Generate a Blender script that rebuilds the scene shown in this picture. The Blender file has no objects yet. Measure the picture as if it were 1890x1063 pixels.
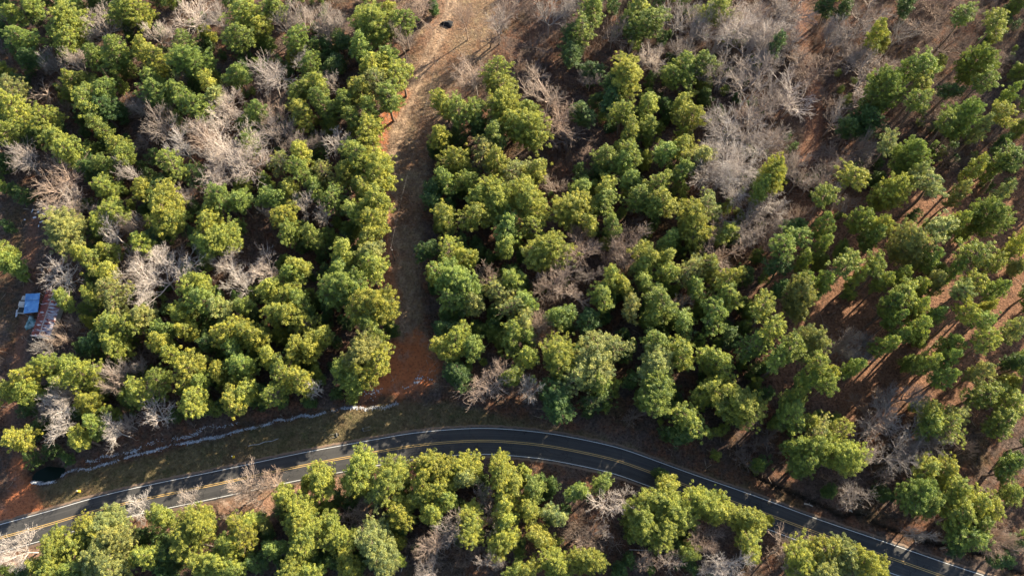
import bpy, math, random
import numpy as np
from mathutils import Vector, Matrix
random.seed(7)
RNG = np.random.default_rng(11)
S = bpy.context.scene
C = S.collection

# ---------------------------------------------------------------- camera, sky, sun, exposure
W_, H_ = 1890.0, 1063.0
FPX = 1470.0                      # focal length in pixels of the 1890 wide picture
ALT = 204.0                       # flying height, metres
TILT = math.radians(22.7)
cam = bpy.data.cameras.new('camera'); camo = bpy.data.objects.new('camera', cam); C.objects.link(camo)
camo.location = (0, 0, ALT); camo.rotation_euler = (TILT, 0, 0)
cam.sensor_width = 36.0; cam.sensor_fit = 'HORIZONTAL'; cam.lens = FPX / W_ * 36.0
cam.clip_start = 1.0; cam.clip_end = 6000.0
S.camera = camo
S.render.resolution_x = 1024; S.render.resolution_y = 575
SUN_AZ = math.radians(42.0)       # measured from +X towards +Y
SUN_EL = math.radians(24.0)
world = bpy.data.worlds.new('World'); S.world = world; world.use_nodes = True
nt = world.node_tree; nt.nodes.clear()
sky = nt.nodes.new('ShaderNodeTexSky'); sky.sky_type = 'NISHITA'; sky.sun_disc = False
sky.sun_elevation = SUN_EL; sky.sun_rotation = math.radians(90) - SUN_AZ
bg = nt.nodes.new('ShaderNodeBackground'); bg.inputs['Strength'].default_value = 0.080
wo = nt.nodes.new('ShaderNodeOutputWorld')
nt.links.new(sky.outputs[0], bg.inputs[0]); nt.links.new(bg.outputs[0], wo.inputs[0])
sd = Vector((math.cos(SUN_AZ)*math.cos(SUN_EL), math.sin(SUN_AZ)*math.cos(SUN_EL), math.sin(SUN_EL)))
sun = bpy.data.lights.new('sun', 'SUN'); suno = bpy.data.objects.new('sun', sun); C.objects.link(suno)
suno.location = sd*300; suno.rotation_euler = sd.to_track_quat('Z', 'Y').to_euler()
sun.energy = 5.0; sun.angle = math.radians(0.5); sun.color = (1.0, 0.875, 0.66)
S.view_settings.view_transform = 'Standard'; S.view_settings.look = 'None'
S.view_settings.gamma = 1.0; S.view_settings.use_curve_mapping = False
S.view_settings.exposure = 1.87

def at(px, py, z=0.0):
    """world point at height z that the photograph shows at pixel (px, py)"""
    dx = (px - W_/2)/FPX; dy = -(py - H_/2)/FPX
    c, s = math.cos(TILT), math.sin(TILT)
    d = Vector((dx, dy*c + s, dy*s - c))
    t = (z - ALT)/d.z
    return Vector((d.x*t, d.y*t, z))
def depth(p):
    return (ALT-p[2])*math.cos(TILT) + p[1]*math.sin(TILT)
def toworld(pts): return [tuple(at(x, y)[:2]) for x, y in pts]
# ---------------------------------------------------------------- helpers
def put(name, me, mat=None, parent=None):
    if mat and not me.materials: me.materials.append(mat)
    o = bpy.data.objects.new(name, me); C.objects.link(o)
    if parent: o.parent = parent
    return o
def tag(o, label=None, cat=None, group=None, kind=None):
    if label: o['label'] = label
    if cat: o['category'] = cat
    if group: o['group'] = group
    if kind: o['kind'] = kind
    return o
def empty(name, loc=(0, 0, 0), rz=0.0):
    o = bpy.data.objects.new(name, None); C.objects.link(o)
    o.empty_display_size = 0.5
    o.location = loc; o.rotation_euler = (0, 0, rz); return o
def np_mesh(name, V, F, mat=None, smooth=False, attrs=None):
    """V (n,3), F (m,k) with k constant"""
    V = np.asarray(V, dtype=np.float32); F = np.asarray(F, dtype=np.int32)
    me = bpy.data.meshes.new(name); m, k = F.shape
    me.vertices.add(len(V)); me.vertices.foreach_set('co', V.ravel())
    me.loops.add(m*k); me.loops.foreach_set('vertex_index', F.ravel())
    me.polygons.add(m)
    me.polygons.foreach_set('loop_start', np.arange(0, m*k, k, dtype=np.int32))
    if smooth: me.polygons.foreach_set('use_smooth', np.ones(m, dtype=bool))
    me.update(calc_edges=True)
    for nm, typ, arr in (attrs or []):
        if typ == 'F':
            a = me.attributes.new(nm, 'FLOAT', 'POINT'); a.data.foreach_set('value', np.asarray(arr, dtype=np.float32))
        else:
            a = me.attributes.new(nm, 'FLOAT_COLOR', 'POINT'); a.data.foreach_set('color', np.asarray(arr, dtype=np.float32).ravel())
    if mat: me.materials.append(mat)
    return me
class MB:
    """collects boxes, tubes and free polygons for ONE mesh"""
    def __init__(s): s.v = []; s.f = []
    def poly(s, pts): n = len(s.v); s.v += [tuple(p) for p in pts]; s.f.append(tuple(range(n, n+len(pts))))
    def box(s, c, size, rz=0.0, taper=1.0):
        n = len(s.v); ca, sa = math.cos(rz), math.sin(rz)
        for z in (-.5, .5):
            k = 1.0 if z < 0 else taper
            for x, y in ((-.5, -.5), (.5, -.5), (.5, .5), (-.5, .5)):
                X, Y = x*size[0]*k, y*size[1]*k
                s.v.append((c[0]+X*ca-Y*sa, c[1]+X*sa+Y*ca, c[2]+z*size[2]))
        for q in ((0,3,2,1),(4,5,6,7),(0,1,5,4),(1,2,6,5),(2,3,7,6),(3,0,4,7)): s.f.append(tuple(n+i for i in q))
    def tube(s, a, b, ra, rb, k=8, caps=True):
        a = Vector(a); b = Vector(b); d = (b-a).normalized()
        u = d.orthogonal().normalized(); w = d.cross(u); n = len(s.v)
        for p, r in ((a, ra), (b, rb)):
            for i in range(k):
                t = 2*math.pi*i/k; s.v.append(tuple(p + u*(r*math.cos(t)) + w*(r*math.sin(t))))
        for i in range(k): j = (i+1) % k; s.f.append((n+i, n+j, n+k+j, n+k+i))
        if caps: s.f.append(tuple(n+k-1-i for i in range(k))); s.f.append(tuple(n+k+i for i in range(k)))
    def build(s, name, mat, parent=None, bevel=0.0, smooth=False):
        me = bpy.data.meshes.new(name); me.from_pydata(s.v, [], s.f); me.update()
        if smooth: me.polygons.foreach_set('use_smooth', [True]*len(me.polygons))
        o = put(name, me, mat, parent)
        if bevel:
            b = o.modifiers.new('bevel', 'BEVEL'); b.width = bevel; b.segments = 2; b.limit_method = 'ANGLE'
        return o
def mat_new(name):
    m = bpy.data.materials.new(name); m.use_nodes = True
    n = m.node_tree; p = n.nodes['Principled BSDF']; return m, n, p
def N(n, t, **kw):
    x = n.nodes.new(t)
    for k, v in kw.items(): setattr(x, k, v)
    return x
def noise(n, scale, detail=4, rough=0.6, coord=None, out='Object'):
    tc = N(n, 'ShaderNodeTexCoord'); t = N(n, 'ShaderNodeTexNoise')
    t.inputs['Scale'].default_value = scale; t.inputs['Detail'].default_value = detail
    t.inputs['Roughness'].default_value = rough
    n.links.new(coord if coord is not None else tc.outputs[out], t.inputs['Vector']); return t.outputs['Fac']
def ramp(n, fac, stops):
    r = N(n, 'ShaderNodeValToRGB'); e = r.color_ramp.elements
    while len(e) < len(stops): e.new(0.5)
    for i, (p, c) in enumerate(stops): e[i].position = p; e[i].color = (*c, 1) if len(c) == 3 else c
    n.links.new(fac, r.inputs[0]); return r.outputs[0]
def mix(n, fac, a, b, mode='MIX'):
    m = N(n, 'ShaderNodeMix', data_type='RGBA', blend_type=mode)
    for sock, v in ((m.inputs[0], fac), (m.inputs[6], a), (m.inputs[7], b)):
        if isinstance(v, (int, float)): sock.default_value = v
        elif isinstance(v, (tuple, list)): sock.default_value = (*v[:3], 1)
        else: n.links.new(v, sock)
    return m.outputs[2]
def bump(n, p, h, strength=0.5, dist=0.1):
    b = N(n, 'ShaderNodeBump'); b.inputs['Strength'].default_value = strength; b.inputs['Distance'].default_value = dist
    n.links.new(h, b.inputs['Height']); n.links.new(b.outputs[0], p.inputs['Normal'])
def simple(name, c1, c2=None, scale=4.0, rough=0.8, metal=0.0, bmp=0.0):
    m, n, p = mat_new(name); p.inputs['Roughness'].default_value = rough; p.inputs['Metallic'].default_value = metal
    f = noise(n, scale)
    n.links.new(ramp(n, f, [(0.35, c1), (0.65, c2 or c1)]), p.inputs['Base Color'])
    if bmp: bump(n, p, f, bmp)
    return m

# ---------------------------------------------------------------- plan-view geometry (all in metres)
def sdf_poly(P, poly):
    """signed distance to polygon, negative inside; P (n,2)"""
    poly = np.asarray(poly, float); d = np.full(len(P), 1e9); ins = np.zeros(len(P), bool)
    for i in range(len(poly)):
        a = poly[i]; b = poly[(i+1) % len(poly)]; ab = b-a; ap = P-a
        t = np.clip((ap@ab)/max(ab@ab, 1e-9), 0, 1)
        d = np.minimum(d, np.hypot(*(ap - t[:, None]*ab).T))
        c = ((a[1] > P[:, 1]) != (b[1] > P[:, 1]))
        with np.errstate(divide='ignore', invalid='ignore'):
            xx = (b[0]-a[0])*(P[:, 1]-a[1])/((b[1]-a[1]) if b[1] != a[1] else 1e-9)+a[0]
        ins ^= c & (P[:, 0] < xx)
    return np.where(ins, -d, d)
def dist_line(P, line):
    line = np.asarray(line, float); d = np.full(len(P), 1e9)
    for a, b in zip(line[:-1], line[1:]):
        ab = b-a; ap = P-a; t = np.clip((ap@ab)/max(ab@ab, 1e-9), 0, 1)
        d = np.minimum(d, np.hypot(*(ap - t[:, None]*ab).T))
    return d
def vnoise(P, scale, seed=0):
    """cheap smooth 2-D value noise in -1..1"""
    r = np.random.default_rng(seed); T = r.uniform(-1, 1, (64, 64)); Q = P/scale + 1000.3
    i = np.floor(Q).astype(int); f = Q-i; f = f*f*(3-2*f)
    g = lambda a, b: T[(i[:, 0]+a) % 64, (i[:, 1]+b) % 64]
    return (g(0,0)*(1-f[:,0])+g(1,0)*f[:,0])*(1-f[:,1]) + (g(0,1)*(1-f[:,0])+g(1,1)*f[:,0])*f[:,1]
def smooth_line(pts, step=1.0):
    """Catmull-Rom resampled polyline"""
    p = [Vector(q) for q in pts]; p = [2*p[0]-p[1]]+p+[2*p[-1]-p[-2]]; out = []
    for i in range(1, len(p)-2):
        n = max(2, int((p[i+1]-p[i]).length/step))
        for k in range(n):
            t = k/n
            out.append(0.5*((2*p[i])+(p[i+1]-p[i-1])*t+(2*p[i-1]-5*p[i]+4*p[i+1]-p[i+2])*t*t+(3*p[i]-p[i-1]-3*p[i+1]+p[i+2])*t**3))
    out.append(p[-2]); return out
# ================================================================= THE SETTING
UPPER = [(-60, 985), (0, 967), (88, 943), (200, 908), (380, 873), (490, 850), (597, 827.6), (760, 798.5), (863, 789.5), (930, 790.5), (1030, 801.7),
         (1130, 821.7), (1197, 843.5), (1260, 867.5), (1393, 914), (1493, 954), (1627, 1001), (1760, 1045.5), (1890, 1086), (2050, 1134)]
LOWER = [(-60, 1038), (0, 1019), (147, 979), (280, 945.5), (413, 915.5), (547, 886.7), (697, 859.5), (763, 848), (863, 839.5), (917, 839.5), (980, 844), (1030, 851.7),
         (1130, 874), (1197, 898), (1290, 931), (1420, 977), (1480, 998), (1643, 1053), (1760, 1095), (1890, 1138), (2050, 1188)]
U = smooth_line([at(x, y) for x, y in UPPER], 1.0); L = smooth_line([at(x, y) for x, y in LOWER], 1.0)
def arc(line, n):
    d = [0]
    for a, b in zip(line[:-1], line[1:]): d.append(d[-1]+(b-a).length)
    out = []; j = 0
    for k in range(n):
        t = d[-1]*k/(n-1)
        while j < len(d)-2 and d[j+1] < t: j += 1
        out.append(line[j].lerp(line[j+1], (t-d[j])/max(d[j+1]-d[j], 1e-6)))
    return out
NR = 340
Ua, La = arc(U, NR), arc(L, NR)
MID = [(a+b)/2 for a, b in zip(Ua, La)]
# smooth the centre line, then offset both sides evenly
for _ in range(12): MID = [MID[0]] + [(MID[i-1]+2*MID[i]+MID[i+1])/4 for i in range(1, len(MID)-1)] + [MID[-1]]
HALF = sum((a-b).length for a, b in zip(Ua, La))/NR/2*0.985
TAN = [(MID[min(i+1, NR-1)]-MID[max(i-1, 0)]).normalized() for i in range(NR)]
NOR = [Vector((-t.y, t.x, 0)) for t in TAN]
ext0 = [MID[0]-TAN[0]*d for d in (500, 300, 150, 60, 20)]; ext1 = [MID[-1]+TAN[-1]*d for d in (20, 60, 150, 300, 500)]
RMID = ext0+MID+ext1; RNOR = [NOR[0]]*5+NOR+[NOR[-1]]*5
ROADXY = np.array([(p.x, p.y) for p in RMID])

CLEARING = toworld([(805,-40),(788,30),(772,90),(742,160),(690,225),(682,260),(700,300),(705,340),(695,440),(690,520),(712,600),(720,630),(700,660),(690,722),
                    (812,722),(806,650),(782,590),(775,500),(775,420),(790,300),(812,240),(838,190),(868,130),(905,105),(925,50),(900,-40)])
CLAY_A = toworld([(700,628),(770,618),(795,615),(806,650),(802,700),(780,722),(668,722),(690,700),(712,665)])
CLAY_B = toworld([(690,225),(722,195),(745,160),(757,170),(735,215),(716,240),(712,280),(725,310),(700,320),(680,285)])
CLAY_C = toworld([(705,340),(722,345),(720,400),(728,450),(735,520),(742,580),(735,610),(712,600),(694,520),(694,430)])
TRACK_L = toworld([(24,845),(48,845),(50,880),(62,905),(92,938),(95,946),(0,975),(-40,985),(-30,950),(6,925),(22,895)])
TRACK_L2 = toworld([(58,400),(74,400),(66,480),(56,560),(62,600),(48,620),(38,700),(30,780),(46,850),(26,850),(8,780),(18,700),(28,620),(40,590),(44,480)])
TRACK_R = toworld([(1474,-40),(1493,-40),(1491,60),(1502,120),(1520,180),(1517,240),(1500,310),(1474,310),(1484,240),(1488,180),(1478,110),(1472,50)])
TRACK_T = toworld([(812,-40),(838,-40),(826,30),(806,60),(790,90),(775,80),(790,50)])
BANK = toworld([(-40,1045),(100,1005),(250,972),(400,930),(560,897),(670,872),(690,890),(660,925),(590,940),(520,950),(470,1000),(380,1012),(250,1020),(120,1050),(60,1090),(-40,1090)])
VERGE = toworld([(60,905),(150,872),(300,835),(450,795),(600,762),(740,742),(830,745),(900,765),(960,775),(1040,795),(1130,815),(1260,862),(1390,910),(1500,955),(1640,1005),(1900,1090),
                 (1900,1105),(1500,985),(1260,890),(1040,820),(900,800),(760,806),(600,838),(380,883),(200,918),(90,950)])
DITCH = toworld([(55,885),(100,872),(160,856),(260,828),(393,795),(500,768),(577,757),(660,744),(735,738)])
GULLY = toworld([(1392,872),(1401,882),(1425,893),(1452,905),(1480,915),(1505,927),(1530,938),(1545,949),(1560,952),(1575,946),(1598,950),(1612,962),(1640,974),(1680,988),(1712,1001),(1745,1005),(1785,1018),(1822,1024),(1850,1042),(1890,1060)])
RIP1 = toworld([(57,890),(77,893),(100,885),(127,868),(160,868),(187,857),(217,849),(253,840),(287,832),(323,820),(393,807),(433,795),(493,780),(533,772),(577,765),(600,760)])
RIP2 = toworld([(158,852),(175,850),(193,840),(230,836),(267,822),(320,807),(353,800),(383,787),(417,785),(440,778)])
RIP3 = toworld([(608,759),(630,752),(662,750),(675,755),(686,751),(710,751),(732,747)])
POND = at(84, 869); POND_R = (4.0, 2.8)

def height(P):
    P = np.asarray(P, float)
    h = 0.35*vnoise(P, 23, 1)+0.22*vnoise(P, 8, 2)+0.08*vnoise(P, 2.3, 3)+0.04*vnoise(P, 0.9, 4)
    dr = dist_line(P, ROADXY)
    k = np.clip((dr-4.2)/5.0, 0, 1); k = k*k*(3-2*k)
    h = h*k - 0.16*(1-k)
    h -= 0.22*np.clip((dr-5)/6, 0, 1)*np.clip((16-dr)/5, 0, 1)
    h -= 0.75*np.exp(-(dist_line(P, DITCH)/1.3)**2)
    h -= 1.25*np.exp(-(dist_line(P, GULLY)/0.62)**2)*(0.75+0.25*vnoise(P, 5, 9))
    q = np.hypot((P[:, 0]-POND.x)/POND_R[0], (P[:, 1]-POND.y)/POND_R[1]) + .16*vnoise(P, 2.2, 12) + .07*vnoise(P, .9, 13)
    h = np.where(q < 1.6, h - 1.3*np.clip(1.35-q, 0, 1), h)
    return h
def ground_z(x, y): return float(height(np.array([[x, y]]))[0])

def soft(sd, P, w, amp, sc, seed): return np.clip(0.5-(sd+amp*vnoise(P, sc, seed)+0.5*amp*vnoise(P, sc/3, seed+1))/w, 0, 1)
gx = np.concatenate([-np.geomspace(1500, 215, 16), np.arange(-205, 205.1, 0.72), np.geomspace(215, 1500, 16)])
gy = np.concatenate([-np.geomspace(1500, 30, 18), np.arange(-18, 222.1, 0.72), np.geomspace(232, 2600, 22)])
GX, GY = np.meshgrid(gx, gy); GP = np.stack([GX.ravel(), GY.ravel()], 1)
GZ = height(GP)
clearing = soft(sdf_poly(GP, CLEARING), GP, 2.5, 1.2, 5, 21)
clay = np.maximum.reduce([soft(sdf_poly(GP, CLAY_A), GP, 3.2, 2.2, 3.5, 31), .8*soft(sdf_poly(GP, CLAY_B), GP, 1.5, .8, 3, 33), .55*soft(sdf_poly(GP, CLAY_C), GP, 2.5, 1.2, 3, 35),
                          .7*soft(sdf_poly(GP, TRACK_L), GP, 2.2, 1.0, 3, 37)])
track = np.maximum.reduce([.95*soft(sdf_poly(GP, TRACK_R), GP, 1.5, .6, 3, 41), .8*soft(sdf_poly(GP, TRACK_T), GP, 1.2, .5, 3, 43), .7*soft(sdf_poly(GP, TRACK_L2), GP, 1.5, .8, 3, 45)])
bank = soft(sdf_poly(GP, BANK), GP, 2.5, 1.4, 4, 51)
verge = soft(sdf_poly(GP, VERGE), GP, 2.0, .9, 4, 61)
zcol = np.zeros((len(GP), 4)); zcol[:, 0] = clay; zcol[:, 1] = clearing; zcol[:, 2] = verge; zcol[:, 3] = 1
zcol2 = np.zeros((len(GP), 4)); zcol2[:, 0] = track; zcol2[:, 1] = bank
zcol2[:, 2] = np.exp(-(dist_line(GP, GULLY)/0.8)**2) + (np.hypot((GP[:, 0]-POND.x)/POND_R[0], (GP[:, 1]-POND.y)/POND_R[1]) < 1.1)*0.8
zcol2[:, 3] = 1
RUT = toworld([(838,-40),(832,10),(815,55),(790,105),(762,165),(738,225),(724,290),(722,380),(728,470),(745,560),(750,640)])
rd = dist_line(GP, RUT)+.5*vnoise(GP, 4, 95)
rut_sunlit = np.exp(-((np.abs(rd-1.0))/.45)**2)*np.clip(.75+.5*vnoise(GP, 6, 96), 0, 1) + .55*np.exp(-(rd/3.2)**2)*np.clip((GP[:, 1]-at(720, 330).y)/12, 0, 1)  # wheel ruts, plus a broad pale band painting sunlit grass in the upper clearing
rdr = dist_line(GP, toworld([(1482,-40),(1484,40),(1488,105),(1508,175),(1503,237),(1486,305)]))
rut_sunlit = np.maximum(rut_sunlit, .22*np.exp(-((np.abs(rdr-.9))/.4)**2))
STAND = toworld([(1380,480),(1480,350),(1640,340),(1960,300),(1960,760),(1700,740),(1560,780),(1420,720)])
orange = soft(sdf_poly(GP, STAND), GP, 9, 4, 9, 97)
rut_sunlit = np.clip(rut_sunlit, 0, 1)*np.clip((dist_line(GP, ROADXY)-14)/4, 0, 1)

def ground_material():
    m, n, p = mat_new('forest_floor'); p.inputs['Roughness'].default_value = 0.95; p.inputs['Specular IOR Level'].default_value = 0.15
    a1 = N(n, 'ShaderNodeAttribute', attribute_name='zone'); a2 = N(n, 'ShaderNodeAttribute', attribute_name='zone_b')
    s1 = N(n, 'ShaderNodeSeparateColor'); s2 = N(n, 'ShaderNodeSeparateColor')
    n.links.new(a1.outputs['Color'], s1.inputs[0]); n.links.new(a2.outputs['Color'], s2.inputs[0])
    fine = ramp(n, noise(n, 1.5, 8, .75), [(.33, (0,0,0)), (.67, (1,1,1))]); mid = noise(n, 0.35, 5, .6); big = noise(n, 0.06, 4, .6)
    litter = mix(n, fine, (.022, .010, .007), (.25, .12, .07))
    litter = mix(n, ramp(n, mid, [(.42, (0,0,0)), (.62, (1,1,1))]), litter, mix(n, fine, (.02, .013, .009), (.15, .10, .07)))
    litter = mix(n, ramp(n, big, [(.5, (0,0,0)), (.62, (.5,.5,.5))]), litter, mix(n, fine, (.02, .02, .009), (.10, .085, .04)))
    grass = mix(n, fine, (.06, .032, .020), (.33, .215, .13))
    grass = mix(n, ramp(n, mid, [(.4, (0,0,0)), (.65, (1,1,1))]), grass, mix(n, fine, (.08, .05, .028), (.42, .32, .19)))
    clayc = mix(n, mid, (.40, .115, .040), (.54, .19, .08)); clayc = mix(n, ramp(n, noise(n, .22, 6, .65), [(.54, (0,0,0)), (.66, (.7,.7,.7))]), clayc, mix(n, fine, (.16, .07, .045), (.40, .25, .18))); clayc = mix(n, ramp(n, fine, [(.2, (.8,.8,.8)), (.5, (0,0,0))]), clayc, (.2, .07, .035))
    vergec = mix(n, fine, (.055, .047, .022), (.24, .19, .10)); vergec = mix(n, ramp(n, mid, [(.5, (0,0,0)), (.66, (.8,.8,.8))]), vergec, mix(n, fine, (.03, .036, .013), (.09, .105, .036)))
    vergec = mix(n, ramp(n, big, [(.5, (0,0,0)), (.6, (.7,.7,.7))]), vergec, mix(n, fine, (.05, .03, .018), (.27, .17, .1)))
    trackc = mix(n, fine, (.12, .055, .035), (.25, .125, .08))
    bankc = mix(n, fine, (.20, .10, .06), (.42, .26, .18)); bankc = mix(n, ramp(n, mid, [(.45, (0,0,0)), (.6, (.8,.8,.8))]), bankc, mix(n, fine, (.12, .07, .045), (.30, .2, .13)))
    grass = mix(n, ramp(n, big, [(.44, (0,0,0)), (.56, (.75,.75,.75))]), grass, mix(n, fine, (.06, .028, .016), (.26, .125, .07)))
    litter = mix(n, ramp(n, noise(n, .11, 5, .65), [(.46, (0,0,0)), (.58, (.85,.85,.85))]), litter, mix(n, fine, (.03, .022, .019), (.17, .125, .105)))
    litter = mix(n, N(n, 'ShaderNodeAttribute', attribute_name='orange').outputs['Fac'], litter, mix(n, fine, (.04, .019, .012), (.33, .175, .105)))
    c = mix(n, s1.outputs[1], litter, grass); c = mix(n, s2.outputs[1], c, bankc); c = mix(n, s1.outputs[2], c, vergec)
    c = mix(n, s2.outputs[0], c, trackc); c = mix(n, N(n, 'ShaderNodeAttribute', attribute_name='rut_sunlit').outputs['Fac'], c, mix(n, fine, (.15, .09, .06), (.56, .40, .27))); c = mix(n, s1.outputs[0], c, clayc); c = mix(n, s2.outputs[2], c, (.02, .016, .01))
    n.links.new(c, p.inputs['Base Color']); bump(n, p, fine, 0.9, 0.25)
    return m
GM = ground_material()
nx, ny = len(gx), len(gy)
ii = (np.arange(ny-1)[:, None]*nx+np.arange(nx-1)).ravel(); GF = np.stack([ii, ii+1, ii+nx+1, ii+nx], 1)
fz = lambda a: a[GF].mean(1)
zone_id = np.zeros(len(GF), int)
zone_id[fz(bank) > .5] = 4
zone_id[fz(clearing) > .5] = 1; zone_id[fz(verge) > .5] = 3
zone_id[np.maximum(fz(track)/.75, fz(clay*(soft(sdf_poly(GP, TRACK_L), GP, 1.2, .5, 3, 37) > .05))) > .55] = 2
zone_id[dist_line(GP, ROADXY)[GF].max(1) < 3.0] = 0
for k, nm in enumerate(('ground', 'clearing', 'dirt_track', 'grass_verge', 'clay_bank')):
    F = GF[zone_id == k]; u, inv = np.unique(F, return_inverse=True)
    V = np.column_stack([GP[u], GZ[u]])
    tag(put(nm, np_mesh(nm, V, inv.reshape(F.shape), GM, True, [('zone', 'C', zcol[u]), ('zone_b', 'C', zcol2[u]), ('rut_sunlit', 'F', rut_sunlit[u]), ('orange', 'F', orange[u])])), kind='structure')

# road: asphalt, painted lines as sheets above it
def asphalt_mat():
    m, n, p = mat_new('asphalt'); p.inputs['Roughness'].default_value = 0.85; p.inputs['Specular IOR Level'].default_value = 0.25
    f = noise(n, 9, 5, .7); g = noise(n, .25, 4, .6)
    av = N(n, 'ShaderNodeAttribute', attribute_name='across'); w = N(n, 'ShaderNodeMath', operation='SINE')
    mu = N(n, 'ShaderNodeMath', operation='MULTIPLY'); mu.inputs[1].default_value = 3.6
    n.links.new(av.outputs['Fac'], mu.inputs[0]); n.links.new(mu.outputs[0], w.inputs[0])
    c = mix(n, f, (.024, .024, .025), (.055, .053, .053)); c = mix(n, ramp(n, g, [(.35, (0,0,0)), (.7, (.5,.5,.5))]), c, (.07, .066, .062))
    c = mix(n, ramp(n, w.outputs[0], [(.2, (0,0,0)), (1, (.3,.3,.3))]), c, (.07, .068, .066))
    # long worn streaks following the wheels
    cx = N(n, 'ShaderNodeCombineXYZ'); al = N(n, 'ShaderNodeAttribute', attribute_name='along')
    m1 = N(n, 'ShaderNodeMath', operation='MULTIPLY'); m1.inputs[1].default_value = .06; n.links.new(al.outputs['Fac'], m1.inputs[0])
    m2 = N(n, 'ShaderNodeMath', operation='MULTIPLY'); m2.inputs[1].default_value = 2.2; n.links.new(av.outputs['Fac'], m2.inputs[0])
    n.links.new(m1.outputs[0], cx.inputs[0]); n.links.new(m2.outputs[0], cx.inputs[1])
    st = noise(n, 1.0, 5, .6, coord=cx.outputs[0])
    c = mix(n, ramp(n, st, [(.45, (0,0,0)), (.75, (.55,.55,.55))]), c, (.09, .085, .08))
    vo = N(n, 'ShaderNodeTexVoronoi', feature='DISTANCE_TO_EDGE'); vo.inputs['Scale'].default_value = .11; tc = N(n, 'ShaderNodeTexCoord')
    wv = N(n, 'ShaderNodeVectorMath', operation='ADD'); nz = N(n, 'ShaderNodeTexNoise'); nz.inputs['Scale'].default_value = .5; n.links.new(tc.outputs['Object'], nz.inputs['Vector'])
    sc = N(n, 'ShaderNodeVectorMath', operation='SCALE'); sc.inputs['Scale'].default_value = 5; n.links.new(nz.outputs['Color'], sc.inputs[0]); n.links.new(tc.outputs['Object'], wv.inputs[0]); n.links.new(sc.outputs[0], wv.inputs[1])
    n.links.new(wv.outputs[0], vo.inputs['Vector'])
    c = mix(n, ramp(n, vo.outputs['Distance'], [(0.0, (.8,.8,.8)), (.012, (0,0,0))]), c, (.012, .012, .013))
    ab = N(n, 'ShaderNodeMath', operation='ABSOLUTE'); n.links.new(av.outputs['Fac'], ab.inputs[0])
    ad = N(n, 'ShaderNodeMath', operation='MULTIPLY_ADD'); n.links.new(noise(n, 1.2, 5), ad.inputs[0]); ad.inputs[1].default_value = .9; n.links.new(ab.outputs[0], ad.inputs[2])
    mr = N(n, 'ShaderNodeMapRange'); mr.inputs[1].default_value = 4.05; mr.inputs[2].default_value = 4.35; n.links.new(ad.outputs[0], mr.inputs[0])
    c = mix(n, mr.outputs[0], c, mix(n, f, (.10, .065, .045), (.26, .18, .13)))
    n.links.new(c, p.inputs['Base Color']); bump(n, p, f, .3, .02); return m
def paint(name, col, wear):
    m, n, p = mat_new(name); p.inputs['Roughness'].default_value = 0.6
    f = noise(n, 5, 5, .7); g = noise(n, .5, 3)
    c = mix(n, ramp(n, f, [(.60, (0,0,0)), (.75, (wear,)*3)]), col, (.10, .09, .08))
    n.links.new(mix(n, ramp(n, g, [(.4, (0,0,0)), (.7, (.25,.25,.25))]), c, tuple(x*.6 for x in col)), p.inputs['Base Color']); return m
ASPH = asphalt_mat(); WHITE = paint('white_paint', (.72, .71, .69), .8); YEL = paint('yellow_paint', (.60, .38, .12), .8)
def strip(name, offs, z, mat, i0=0, i1=None, thick=None):
    V = []; al = []; ac = []; d = 0
    rng = range(i0, i1 or len(RMID))
    for i in rng:
        if i > i0: d += (RMID[i]-RMID[i-1]).length
        for o in offs:
            q = RMID[i]+RNOR[i]*(o if not callable(o) else o(i)); V.append((q.x, q.y, z - 0.012*abs(o if not callable(o) else 4))); al.append(d); ac.append(o if not callable(o) else 4)
    k = len(offs); F = []
    for r in range(len(rng)-1):
        for j in range(k-1): a = r*k+j; F.append((a, a+k, a+k+1, a+1))
    me = np_mesh(name, V, np.array(F)[:, ::-1], mat, True, [('along', 'F', al), ('across', 'F', ac)])
    return tag(put(name, me), kind='structure')
EW = HALF+0.45
rr = np.random.default_rng(5)
jit = [rr.normal(0, .07) for _ in RMID]; jit2 = [rr.normal(0, .07) for _ in RMID]
V = []; F = []; al = []; ac = []; d = 0
OFF = [-EW-.9, -EW, -2.2, -1.1, 0, 1.1, 2.2, EW, EW+.9]
for i, (c, nn) in enumerate(zip(RMID, RNOR)):
    if i: d += (c-RMID[i-1]).length
    for j, o in enumerate(OFF):
        oo = o + (jit[i] if j in (0, 1) else jit2[i] if j in (7, 8) else 0)
        q = c+nn*oo; V.append((q.x, q.y, -0.30 if j in (0, 8) else 0.05-0.012*abs(o))); al.append(d); ac.append(o)
for i in range(len(RMID)-1):
    for j in range(8): a = i*9+j; F.append((a, a+1, a+10, a+9))
tag(put('road', np_mesh('road', V, np.array(F), ASPH, True, [('along', 'F', al), ('across', 'F', ac)])), kind='structure')
# which end is left: the normal points to the upper (forest) side
strip('road_marking_white_edge', [-HALF-.06, -HALF+.06], .062, WHITE)
junction = [i for i, p in enumerate(RMID) if abs(p.x-at(70, 950).x) < 7]
strip('road_marking_white_edge', [HALF-.06, HALF+.06], .062, WHITE)
CEN = 0.10
strip('road_marking_yellow_centre', [-.20, -.07], .062, YEL); strip('road_marking_yellow_centre', [.21, .34], .062, YEL)

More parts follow.
